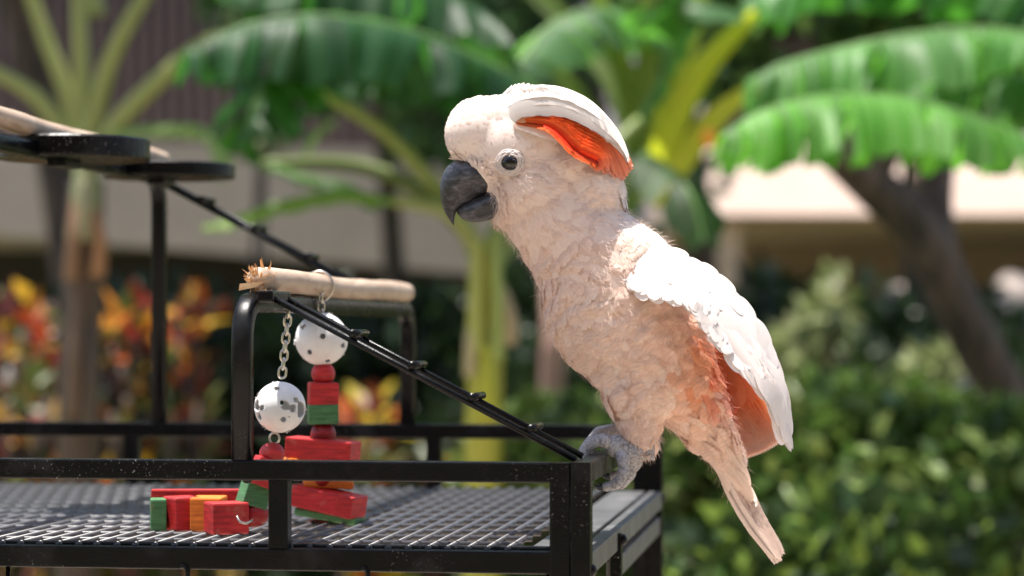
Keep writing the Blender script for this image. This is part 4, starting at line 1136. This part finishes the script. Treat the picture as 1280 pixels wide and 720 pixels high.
# ---- banana plants
def banana_leaf(parent, mid, half, drop, col, seed, rib=(.13, .24, .06), tears=14, n_=90, near=1.0):
    """mid: shaft points; half: half width of the blade (m); drop: how far each half hangs (0 flat .. 1 straight down)"""
    r = np.random.default_rng(seed); pth = smooth_path(mid, n_); tan = unit(np.gradient(pth, axis=0)); s = np.linspace(0, 1, n_)
    wd = half * np.clip(np.sin(np.pi * np.clip(s * .93 + .05, 0, 1)), 0, 1) ** .55
    rows = 7; VV = []; FF = []; CC = []; UV = []; nb = 0
    horiz = unit(np.c_[tan[:, 1], -tan[:, 0], np.zeros(n_)] + 1e-6)
    o = None
    for sg in (-1, 1):
        cuts = np.sort(r.choice(np.arange(6, n_ - 4), tears, replace=False)); cuts = np.r_[0, cuts, n_ - 1]
        for a_, b_ in zip(cuts[:-1], cuts[1:]):
            if b_ - a_ < 1: continue
            ex = r.normal(0, .12); dr = np.clip(drop + r.normal(0, .07), 0, .98); tw = r.normal(0, .10); ln = r.uniform(.86, 1.08); hue = r.uniform(.70, 1.32)
            idx = np.arange(a_, b_ + 1); m_ = len(idx); G = np.zeros((m_, rows, 3))
            for q_ in range(rows):
                x = q_ / (rows - 1); g = (idx - idx.mean()) / max(1, m_)
                ang = dr * math.pi / 2 * (1 - (1 - x) ** 2) + .10 * np.sin(idx * .9) * x
                squeeze = (1 - .12 * x * x)
                along = (idx - idx.mean()) * (squeeze - 1)
                base = pth[idx] + tan[idx] * (along * np.linalg.norm(pth[1] - pth[0]))[:, None]
                hz = horiz[idx] * sg
                if q_ == 0: G[:, 0] = base
                else:
                    step = wd[idx] * ln / (rows - 1)
                    G[:, q_] = G[:, q_ - 1] + (hz * np.cos(ang)[:, None] + np.array([0, 0, -1]) * np.sin(ang)[:, None]) * step[:, None] + tan[idx] * (step * (.25 + ex))[:, None] + hz * (tw * g * step)[:, None] * 3 
                    G[:, q_] += (base - pth[idx]) * .3
            VV.append(G.reshape(-1, 3)); UV.append(np.c_[np.repeat(s[idx], rows), np.tile(np.linspace(0, 1, rows), m_)]); CC.append(np.tile(np.array(col) * hue, (m_ * rows, 1)))
            i, j = np.meshgrid(np.arange(m_ - 1), np.arange(rows - 1), indexing='ij'); k0 = (i * rows + j).ravel() + nb
            FF.append(np.c_[k0, k0 + rows, k0 + rows + 1, k0 + 1]); nb += m_ * rows
    o = mk('leaf', np.vstack(VV), np.vstack(FF), BANANA, parent, True, col=np.vstack(CC), uv=np.vstack(UV))
    L = np.linalg.norm(pth[-1] - pth[0]); V, Fc = sweep(pth, circle(1, 8), up=(.1, .2, 1), scale=np.linspace(.011, .003, n_)); V[:, 2] -= .004
    mk('midrib', V, Fc, STEM, o, True, col=np.tile(rib, (len(V), 1)))
    return o

def petiole(parent, pts, r0, r1, col, d=None):
    return stem([P(*p) for p in pts], r0, r1, 'leaf_stalk', STEM, parent, col, 22, 10)

YG = (.30, .34, .075); PG = (.26, .29, .12); DG = (.045, .13, .03); MG = (.075, .20, .04); BG = (.13, .30, .05)

# plant whose bare stalks fan out above the round trays
b1 = empty('banana_plant', P(104, 0, 6.6) * (1, 1, 0), 'young banana plant with pale stalks fanning above a dry brown stem', 'banana plant')
b1z = lambda u, v: P(u, v, 6.6)
stem([(b1z(98, 0)[0], 6.6, -.02), b1z(98, 520), b1z(102, 400), b1z(106, 300), b1z(108, 225)], .062, .052, 'trunk', STEM, b1, (.10, .065, .045))
for k_, (u, v0, v1, c) in enumerate(((90, 350, 235, (.24, .13, .07)), (122, 345, 250, (.34, .17, .08)), (104, 300, 205, (.30, .27, .16)), (92, 520, 330, (.15, .095, .065)), (110, 540, 400, (.10, .07, .05)))):
    stem([P(u, v0, 6.53), P(u + 3, (v0 + v1) / 2, 6.52), P(104 + (u - 104) * .6, v1, 6.56)], .024, .012, 'dry_sheath', STEM, b1, c)
stem([P(104, 300, 6.57), P(108, 240, 6.56), P(110, 170, 6.58)], .048, .030, 'stalk_base', STEM, b1, (.25, .27, .13))
for pts in ([(108, 210, 6.6), (85, 120, 6.6), (58, 50, 6.6), (20, -60, 6.6)], [(110, 200, 6.6), (104, 100, 6.6), (100, 20, 6.6), (98, -80, 6.6)], [(112, 195, 6.6), (130, 100, 6.55), (160, 30, 6.5), (215, -60, 6.5)],
            [(118, 205, 6.55), (150, 150, 6.5), (205, 95, 6.45), (262, 52, 6.4), (330, 34, 6.3)], [(100, 205, 6.6), (70, 150, 6.6), (30, 110, 6.6), (-50, 70, 6.6)], [(120, 20, 6.7), (116, -20, 6.7), (125, -80, 6.7)]):
    petiole(b1, pts, .030, .017, (.27, .30, .10))
for m_, (mid, h_, dr) in enumerate((([P(20, -60, 6.6), P(-60, -170, 6.6), P(-200, -220, 6.5), P(-380, -160, 6.4)], .2, .5), ([P(98, -80, 6.6), P(95, -250, 6.5), P(110, -420, 6.3), P(150, -520, 6.0)], .2, .2),
                                    ([P(215, -60, 6.5), P(300, -170, 6.4), P(440, -240, 6.3), P(600, -230, 6.2)], .2, .4))):
    banana_leaf(b1, mid, h_, dr, MG, 20 + m_)
# pale drooping leaf stub
banana_leaf(b1, [P(135, 168, 6.5), P(190, 158, 6.45), P(250, 158, 6.4), P(275, 182, 6.35), P(278, 225, 6.3)], .05, .55, (.25, .33, .14), 31, tears=4, n_=40)

# plant behind the bird's breast: yellow-green stem with arching stalks
b2 = empty('banana_plant', P(605, 0, 6.0) * (1, 1, 0), 'banana plant with yellow green stem and long dark leaf arching over the chain toys', 'banana plant')
stem([(P(604, 0, 6)[0], 6, -.02), P(604, 620, 6), P(606, 500, 6), P(606, 400, 6), P(606, 310, 6)], .052, .040, 'trunk', STEM, b2, (.42, .40, .055))
for k_, (u, v0, v1, c, rr) in enumerate(((594, 440, 300, (.38, .40, .10), .022), (622, 450, 290, (.30, .36, .10), .02), (588, 470, 380, (.42, .36, .20), .018), (638, 430, 360, (.36, .28, .16), .02), (608, 520, 430, (.42, .42, .04), .03))):
    stem([P(u, v0, 5.94), P(u, (v0 + v1) / 2, 5.93), P(606 + (u - 606) * .7, v1, 5.95)], rr, rr * .6, 'sheath', STEM, b2, c)
for pts, c in (([(600, 330, 6), (585, 290, 6), (545, 235, 5.95), (480, 165, 5.9), (395, 112, 5.85)], (.20, .25, .06)), ([(602, 320, 6), (570, 275, 6), (500, 225, 6), (430, 205, 6), (330, 205, 5.9)], (.13, .17, .05)),
               ([(610, 320, 6), (640, 250, 6), (690, 170, 6), (700, 128, 5.9)], (.24, .30, .08)), ([(608, 330, 6), (625, 280, 6), (640, 200, 6.05), (640, 90, 6.1)], (.2, .26, .08)), ([(612, 335, 6), (650, 290, 6.05), (720, 230, 6.1), (800, 150, 6.2)], (.2, .26, .08)),
               ([(602, 335, 6), (590, 300, 5.95), (560, 265, 5.9), (490, 250, 5.9)], (.24, .27, .09))):
    petiole(b2, pts, .026, .015, c)
banana_leaf(b2, [P(700, 128, 5.9), P(610, 78, 5.8), P(510, 36, 5.7), P(400, 18, 5.6), P(310, 30, 5.55), P(235, 62, 5.5)], .215, .84, (.024, .082, .026), 41, tears=16)
banana_leaf(b2, [P(395, 112, 5.85), P(370, 95, 5.75), P(340, 95, 5.7), P(318, 130, 5.65), P(305, 185, 5.65)], .17, .45, (.025, .10, .014), 42, tears=4, n_=50)
banana_leaf(b2, [P(640, 90, 6.1), P(600, 20, 6.0), P(520, -30, 5.9), P(400, -50, 5.8), P(270, -20, 5.7)], .22, .75, (.032, .10, .03), 43)
banana_leaf(b2, [P(330, 205, 5.9), P(380, 220, 5.9), P(440, 232, 5.95), P(470, 262, 6.0)], .05, .4, (.05, .11, .03), 44, tears=4, n_=40)
banana_leaf(b2, [P(490, 250, 5.9), P(430, 240, 5.85), P(360, 250, 5.8), P(290, 272, 5.75), P(255, 282, 5.7)], .06, .45, (.17, .26, .06), 45, tears=6, n_=50)
banana_leaf(b2, [P(800, 150, 6.2), P(850, 40, 6.2), P(840, -60, 6.2), P(780, -160, 6.1)], .2, .4, (.07, .18, .05), 46)
banana_leaf(b2, [P(420, 150, 6.3), P(400, 160, 6.3), P(385, 178, 6.3), P(378, 200, 6.3)], .06, .3, (.24, .36, .14), 47, tears=3, n_=30)

# strap-leaved fan behind the crest
b3 = empty('strap_leaf_plant', P(805, 0, 6.4) * (1, 1, 0), 'yellow green strap leaved plant fanning out behind the crest', 'plant')
stem([(P(806, 0, 6.4)[0], 6.4, -.02), P(806, 520, 6.4), P(804, 380, 6.4), P(806, 280, 6.4)], .045, .05, 'trunk', STEM, b3, (.12, .12, .05))
def strap(pts, hwid, col, seed):
    pth = smooth_path([P(*p) for p in pts], 30); tn = unit(np.gradient(pth, axis=0)); lat = unit(np.cross(tn, np.tile([.15, -1, .2], (30, 1)))); s = np.linspace(0, 1, 30)
    wd = hwid * np.clip(np.sin(np.pi * (s * .80 + .14)), .05, 1) ** .6; V = []
    for x, z in ((-1, 0), (-.5, .22), (0, .4), (.5, .22), (1, 0)): V.append(pth + lat * (wd * x)[:, None] + np.array([0, 1, 0]) * (wd * z)[:, None])
    V = np.array(V).transpose(1, 0, 2).reshape(-1, 3)
    Fq = np.array([(i * 5 + j, i * 5 + j + 1, (i + 1) * 5 + j + 1, (i + 1) * 5 + j) for i in range(29) for j in range(4)])
    mk('leaf', V, Fq, BANANA, b3, True, col=np.tile(col, (150, 1)), uv=np.c_[np.tile(np.linspace(0, .05, 5), 30), np.repeat(s, 5)])
for i, (pts, w_, c) in enumerate((
        ([(808, 250, 6.35), (832, 180, 6.3), (872, 95, 6.25), (945, 15, 6.2)], .036, (.62, .58, .07)), ([(815, 255, 6.3), (850, 205, 6.25), (892, 150, 6.2), (948, 105, 6.15)], .032, (.58, .52, .07)),
        ([(806, 250, 6.4), (835, 130, 6.4), (862, 40, 6.4), (890, -60, 6.4)], .032, (.46, .46, .08)), ([(800, 250, 6.45), (790, 140, 6.45), (770, 60, 6.45), (725, -60, 6.4)], .03, (.17, .22, .06)),
        ([(803, 240, 6.45), (806, 120, 6.5), (812, 20, 6.5), (800, -80, 6.5)], .03, (.20, .24, .08)), ([(798, 255, 6.4), (760, 190, 6.45), (720, 120, 6.5), (660, 60, 6.5)], .032, (.14, .20, .07)),
        ([(800, 260, 6.35), (770, 250, 6.3), (735, 215, 6.3), (690, 190, 6.3)], .03, (.12, .18, .06)), ([(803, 250, 6.5), (770, 110, 6.55), (700, 20, 6.6), (640, -30, 6.6)], .03, (.22, .28, .12)))):
    strap(pts, w_, c, i)
# broad dark leaves low in the fan
banana_leaf(b3, [P(800, 190, 6.2), P(830, 205, 6.1), P(862, 240, 6.0), P(880, 300, 5.95)], .115, .5, (.04, .085, .025), 52, tears=4, n_=40)
V, Fc = ellipsoid(P(886, 172, 6.1), (.022, .022, .026), 14, 10); mk('orange_bud', V, Fc, m_simple('orange_petal', (.75, .33, .02), .5, 0, 60, .2), b3)

# banana plant to the right with two big hanging leaves
b4 = empty('banana_plant', P(1420, 0, 5.6) * (1, 1, 0), 'banana plant whose bright torn leaves hang above the leaning trunk', 'banana plant')
stem([(P(1420, 0, 5.6)[0], 5.6, -.02), P(1420, 500, 5.6), P(1415, 300, 5.6), P(1405, 215, 5.6)], .07, .05, 'trunk', STEM, b4, (.25, .27, .09))
petiole(b4, [(1405, 250, 5.6), (1370, 215, 5.6), (1320, 190, 5.6)], .03, .02, (.2, .28, .08)); petiole(b4, [(1408, 240, 5.6), (1390, 120, 5.8), (1330, 55, 5.9)], .03, .02, (.2, .28, .08))
banana_leaf(b4, [P(1320, 190, 5.6), P(1230, 150, 5.5), P(1130, 122, 5.4), P(1040, 118, 5.3), P(960, 135, 5.2), P(905, 165, 5.15)], .20, .80, (.115, .29, .05), 61, tears=28, n_=120)
banana_leaf(b4, [P(1330, 55, 5.9), P(1240, 36, 5.9), P(1140, 42, 5.8), P(1040, 62, 5.75), P(980, 78, 5.7), P(935, 98, 5.7)], .21, .82, (.10, .25, .06), 62, tears=26, n_=120)
banana_leaf(b4, [P(1400, 200, 5.7), P(1380, 20, 6.0), P(1250, -60, 6.2), P(1080, -60, 6.3), P(930, 0, 6.3)], .26, .75, (.06, .19, .04), 63, tears=16)

banana_leaf(b4, [P(1400, 190, 5.9), P(1330, 110, 6.2), P(1200, 84, 6.2), P(1080, 92, 6.2), P(985, 125, 6.2)], .2, .86, (.085, .21, .055), 64, tears=22)
banana_leaf(b2, [P(640, 200, 6.05), P(610, 90, 6.2), P(520, 62, 6.2), P(420, 76, 6.2), P(330, 118, 6.2)], .2, .8, (.03, .09, .025), 65, tears=18)
banana_leaf(b2, [P(640, 90, 6.1), P(690, 30, 6.3), P(760, 10, 6.4), P(830, 40, 6.5)], .18, .7, (.09, .19, .08), 66, tears=14)

# ---- leaning tree
tr = empty('leaning_tree', P(1330, 0, 7.5) * (1, 1, 0), 'dark rough trunk leaning in front of the beige pavilion', 'tree')
stem([(P(1340, 0, 7.5)[0], 7.5, -.05), P(1310, 620, 7.5), P(1262, 510, 7.5), P(1205, 400, 7.45), P(1150, 290, 7.4), P(1085, 225, 7.35), P(1020, 150, 7.3), P(990, 40, 7.3)], .082, .065, 'trunk', BARK, tr, None, 40, 18)
stem([P(1180, 350, 7.43), P(1170, 250, 7.6), P(1190, 130, 7.8), P(1230, 0, 8.0)], .06, .035, 'limb', BARK, tr); stem([P(1085, 225, 7.35), P(1130, 150, 7.3), P(1210, 60, 7.2)], .06, .03, 'limb', BARK, tr)
bl = [(P(u, v, d), (r_, r_, r_ * .8)) for u, v, d, r_ in ((990, -40, 7.6, .55), (1100, -120, 7.8, .7), (1240, -90, 8.2, .7), (1010, 5, 8.0, .32), (1210, -10, 8.5, .35), (960, 60, 8.4, .25))]
V, Fq, C_ = leaf_cloud(bl, 5200, .11, [(.05, .13, .025), (.08, .19, .035), (.035, .08, .02), (.14, .24, .06)], 71, 2.0, .35); tag(mk('crown', V, Fq, LEAF, tr, True, col=C_), kind='stuff')

# ---- clipped hedge mounds on the right
HG = [(.105, .18, .035), (.14, .21, .042), (.075, .135, .026), (.19, .24, .06), (.05, .095, .02)]
bush('hedge_bush', 'broad green hedge mound behind the tail, topped by pale tips', 'bush', [(1000, 585, 6.4, 130, 100, .5), (920, 620, 6.3, 100, 90, .45), (1080, 560, 6.6, 130, 82, .5), (950, 560, 6.7, 110, 60, .45)], 4600, .085, HG, 81, 'clipped hedge mounds')
bush('hedge_bush', 'green hedge mound under the leaning trunk', 'bush', [(1210, 610, 6.3, 120, 92, .5), (1300, 600, 6.3, 120, 85, .5), (1160, 565, 6.7, 120, 60, .45)], 4000, .085, HG, 82, 'clipped hedge mounds')
bush('hedge_bush', 'low dark hedge mound below the others, with bright leaf tufts', 'bush', [(1060, 705, 5.7, 150, 85, .4), (1200, 715, 5.7, 130, 85, .4), (930, 720, 5.8, 110, 75, .35)], 2000, .085, [(.06, .12, .025), (.03, .06, .015), (.22, .32, .06), (.025, .05, .014)], 83, 'clipped hedge mounds')
bush('hedge_bush', 'green hedge mound seen between the ladder and the breast', 'bush', [(700, 560, 6.4, 100, 62, .5), (780, 570, 6.3, 90, 60, .4), (640, 590, 6.4, 70, 50, .4)], 6000, .055, HG, 84, 'clipped hedge mounds')

# ---- croton bed on the left
CR = [(.46, .10, .018), (.55, .22, .02), (.55, .33, .03), (.12, .018, .012), (.30, .04, .015), (.06, .09, .02), (.16, .015, .012), (.05, .012, .01)]
CG = [(.06, .08, .02), (.10, .11, .02), (.16, .025, .012), (.04, .015, .01), (.03, .045, .012), (.3, .17, .03)]
for i, (u, v, d, ru, rv, nn, pal, lb) in enumerate((
        (20, 425, 7.6, 36, 50, 190, CR, 'tall yellow and red croton shrub at the end of the bed'), (72, 432, 7.4, 28, 44, 150, CR, 'red tipped croton shrub beside the dry brown stem'),
        (160, 435, 7.3, 36, 50, 210, CR, 'orange and yellow croton shrub beyond the upper arch post'), (240, 420, 7.6, 36, 44, 170, CR, 'coral and lime croton shrub beside the lower arch'),
        (140, 515, 7.0, 60, 45, 200, CG, 'dark green croton shrub low at the foot of the bed'), (40, 520, 7.0, 60, 50, 200, CG, 'dark mottled croton shrub low beneath the yellow one'),
        (465, 540, 7.2, 30, 40, 160, [(.55, .42, .03), (.45, .10, .02), (.2, .04, .02)], 'small yellow croton shrub behind the chain toys'), (540, 600, 7.0, 80, 34, 180, CG, 'low russet croton shrub behind the far railing'), (235, 520, 7.4, 45, 40, 160, CG, 'dark croton shrub between the two arches'))):
    nn = int(nn * .6); bush('croton_shrub', lb, 'shrub', [(u, v, d, ru, rv, .22), (u + ru * .3, v - rv * .45, d, ru * .6, rv * .6, .16), (u - ru * .5, v - rv * .1, d, ru * .6, rv * .55, .16)], nn, .11, pal, 100 + i, 'croton bed', 2.2, 5, .3, .7)

# ---- dark undergrowth behind, with a few pale leafy shrubs catching light
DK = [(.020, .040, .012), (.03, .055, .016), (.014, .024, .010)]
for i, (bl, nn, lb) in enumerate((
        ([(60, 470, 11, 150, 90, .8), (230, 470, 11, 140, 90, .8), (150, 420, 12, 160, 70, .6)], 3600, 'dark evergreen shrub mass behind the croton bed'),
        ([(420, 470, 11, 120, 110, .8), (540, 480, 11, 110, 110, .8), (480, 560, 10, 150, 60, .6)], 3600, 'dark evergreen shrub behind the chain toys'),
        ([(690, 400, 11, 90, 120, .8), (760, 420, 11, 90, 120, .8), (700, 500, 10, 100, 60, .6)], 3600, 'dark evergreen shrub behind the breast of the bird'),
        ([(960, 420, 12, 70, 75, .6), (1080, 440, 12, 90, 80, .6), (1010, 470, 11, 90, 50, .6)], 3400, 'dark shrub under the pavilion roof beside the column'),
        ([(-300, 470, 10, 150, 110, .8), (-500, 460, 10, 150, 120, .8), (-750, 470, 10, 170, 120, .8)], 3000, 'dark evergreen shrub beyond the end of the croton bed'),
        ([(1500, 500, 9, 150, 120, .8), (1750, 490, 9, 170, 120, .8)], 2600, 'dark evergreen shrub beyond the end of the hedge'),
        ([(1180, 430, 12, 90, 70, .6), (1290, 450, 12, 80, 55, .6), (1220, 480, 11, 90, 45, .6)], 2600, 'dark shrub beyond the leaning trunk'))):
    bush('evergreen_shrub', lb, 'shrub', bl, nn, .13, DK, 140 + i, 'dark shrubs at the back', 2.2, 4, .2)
for i, (u, v, d, ru, rv, nn, lb) in enumerate(((1040, 385, 9.5, 30, 42, 70, 'pale green sunlit shrub beside the leaning trunk'), (1000, 430, 9.5, 34, 36, 60, 'olive shrub tuft lower beside the pavilion column'), (1165, 465, 9.0, 34, 28, 110, 'lime shrub tuft at the foot of the leaning trunk'), (330, 170, 12, 36, 24, 60, 'pale green foliage tuft below the long dark leaf'))):
    bush('pale_shrub', lb, 'shrub', [(u, v, d, ru, rv, .2), (u - 8, v + 14, d, ru * .7, rv * .7, .2)], nn, .10, [(.24, .28, .11), (.17, .21, .06), (.30, .32, .15)], 160 + i, None, 1.8, 3, .3, skirt=False)
# sunlit boulders
ROCK = m_stucco('pale_sandstone', (.62, .50, .42))
for i, (u, v, d, ru, rv, lb) in enumerate(((1268, 382, 13, 34, 40, 'large rounded pale boulder right of the leaning trunk'), (1130, 388, 13, 30, 34, 'pale tan boulder left of the leaning trunk'), (1052, 488, 8, 18, 14, 'small pinkish stone at the top of the hedge'), (1208, 492, 8, 15, 15, 'small pinkish stone below the leaning trunk'))):
    c = P(u, v, d); bm = bmesh.new(); bmesh.ops.create_icosphere(bm, subdivisions=4, radius=1)
    V = np.array([v_.co[:] for v_ in bm.verts]); Fc = [tuple(x_.index for x_ in f.verts) for f in bm.faces]; bm.free()
    V = V * (1 + .10 * np.sin(V[:, :1] * 4 + i) * np.sin(V[:, 2:] * 3 + 1) + .05 * np.sin(V[:, 1:2] * 9 + V[:, :1] * 7))
    # boulders rest on a stone plinth of their own shape reaching the ground
    V = V * np.array([ru * d / F, ru * d / F, rv * d / F]) + c
    low = V[:, 2] < c[2]; V[low, 2] = V[low, 2] - (c[2] - rv * d / F + .02) * ((c[2] - V[low, 2]) / (rv * d / F))
    tag(mk('boulder', V, Fc, ROCK), lb, 'boulder', None)
# pink earthen pots / trunks far behind
stem([(P(690, 0, 9)[0], 9, -.02), P(690, 500, 9), P(692, 420, 9), P(688, 330, 9.1)], .05, .04, 'trunk', m_simple('pinkish_bark', (.36, .21, .16), .8, 0, 8, .3), empty('slender_tree', (P(690, 0, 9)[0], 9, 0), 'slender pinkish trunk behind the breast of the bird', 'tree'))
# trees filling the sky behind
for i, (bl, nn, cols, lb) in enumerate((
        ([(980, 40, 15, 110, 90, 1), (1100, 20, 15, 120, 80, 1), (1220, 60, 15, 120, 100, 1), (1330, 0, 15, 100, 160, 1), (1050, 110, 15, 80, 60, 1)], 2600, [(.05, .12, .03), (.09, .18, .045), (.03, .07, .02), (.2, .28, .1)], 'leafy green tree standing in front of the pavilion roof'),
        ([(690, 60, 14, 90, 90, 1), (780, -10, 14, 110, 90, 1), (650, 150, 14, 60, 80, 1), (860, 200, 14, 50, 60, .7)], 850, [(.08, .16, .06), (.15, .24, .1), (.05, .10, .035)], 'loose pale green tree behind the strap leaves'),
        ([(420, -20, 14, 140, 60, 1), (560, 20, 14, 110, 80, 1), (330, 0, 14, 60, 34, 1), (560, 150, 14, 70, 60, .8)], 1800, [(.07, .16, .05), (.16, .28, .09), (.04, .09, .03)], 'green tree above the mauve parapet'))):
    blo = [(P(u, v, d), (ru * d / F, rd, rv * d / F)) for (u, v, d, ru, rv, rd) in bl]; c = np.mean([b[0] for b in blo], 0)
    o = empty('leafy_tree', (c[0], c[1] + .5, 0), lb, 'tree', 'trees at the back'); V, Fq, C_ = leaf_cloud(blo, nn, .17, cols, 180 + i, 1.9, .3); tag(mk('crown', V, Fq, LEAF, o, True, col=C_), kind='stuff')
    stem([(c[0], c[1] + .5, -.05), (c[0] + .1, c[1] + .5, c[2] * .5), c], .10, .05, 'trunk', BARK, o)

# ---- shade trees standing over the back of the garden, above the frame
for i, (x, y, z, rx, ry, rz, nn, lb) in enumerate(((-3.0, 11.5, 6.2, 3.2, 3.4, 1.3, 2600, 'tall spreading shade tree over the boarded building'), (0.6, 14.5, 6.6, 2.6, 2.6, 1.2, 1700, 'tall spreading shade tree over the middle of the garden'))):
    o = empty('shade_tree', (x + .8, y + 1.5, 0), lb, 'tree', 'tall shade trees')
    bl = [(np.array((x + dx * rx, y + dy * ry, z + dz2)), (rx * .55, ry * .55, rz)) for dx, dy, dz2 in ((0, 0, .4), (.5, .3, 0), (-.5, .2, 0), (.2, -.5, 0), (-.3, -.45, .1), (.1, .55, .1))]
    V, Fq, C_ = leaf_cloud(bl, nn, .34, [(.05, .12, .03), (.08, .17, .04)], 220 + i, 1.8, .3); tag(mk('crown', V, Fq, LEAF, o, True, col=C_), kind='stuff')
    stem([(x + .8, y + 1.5, -.05), (x + .6, y + 1.3, 2.4), (x + .2, y + .6, 4.6), (x, y, z)], .13, .06, 'trunk', BARK, o)
    for bb in bl[1:]: stem([(x + .3, y + .8, 4.2), (np.array((x, y, z)) + bb[0]) / 2 + (0, 0, -.5), bb[0]], .07, .03, 'limb', BARK, o, n_=12)
# ---- unseen building added behind the viewer to cut sky fill and bounce warmth
hw2 = empty('unseen_bounce_wing', (0, -10, 0), 'unseen warm plastered building added to cut sky fill and bounce warm light', 'building')
box('wall', -16, 16, -11, -10, 0, 9, m_stucco('warm_plaster', (.52, .40, .32)), hw2)
box('roof', -16.6, 16.6, -11.6, -9.2, 9, 9.4, BROWN, hw2)
for k_ in range(10):
    for zz in (1.0, 4.0, 7.0): box('window', -14.2 + 3 * k_, -12.6 + 3 * k_, -10.02, -9.97, zz, zz + 1.5, DARKW, hw2)
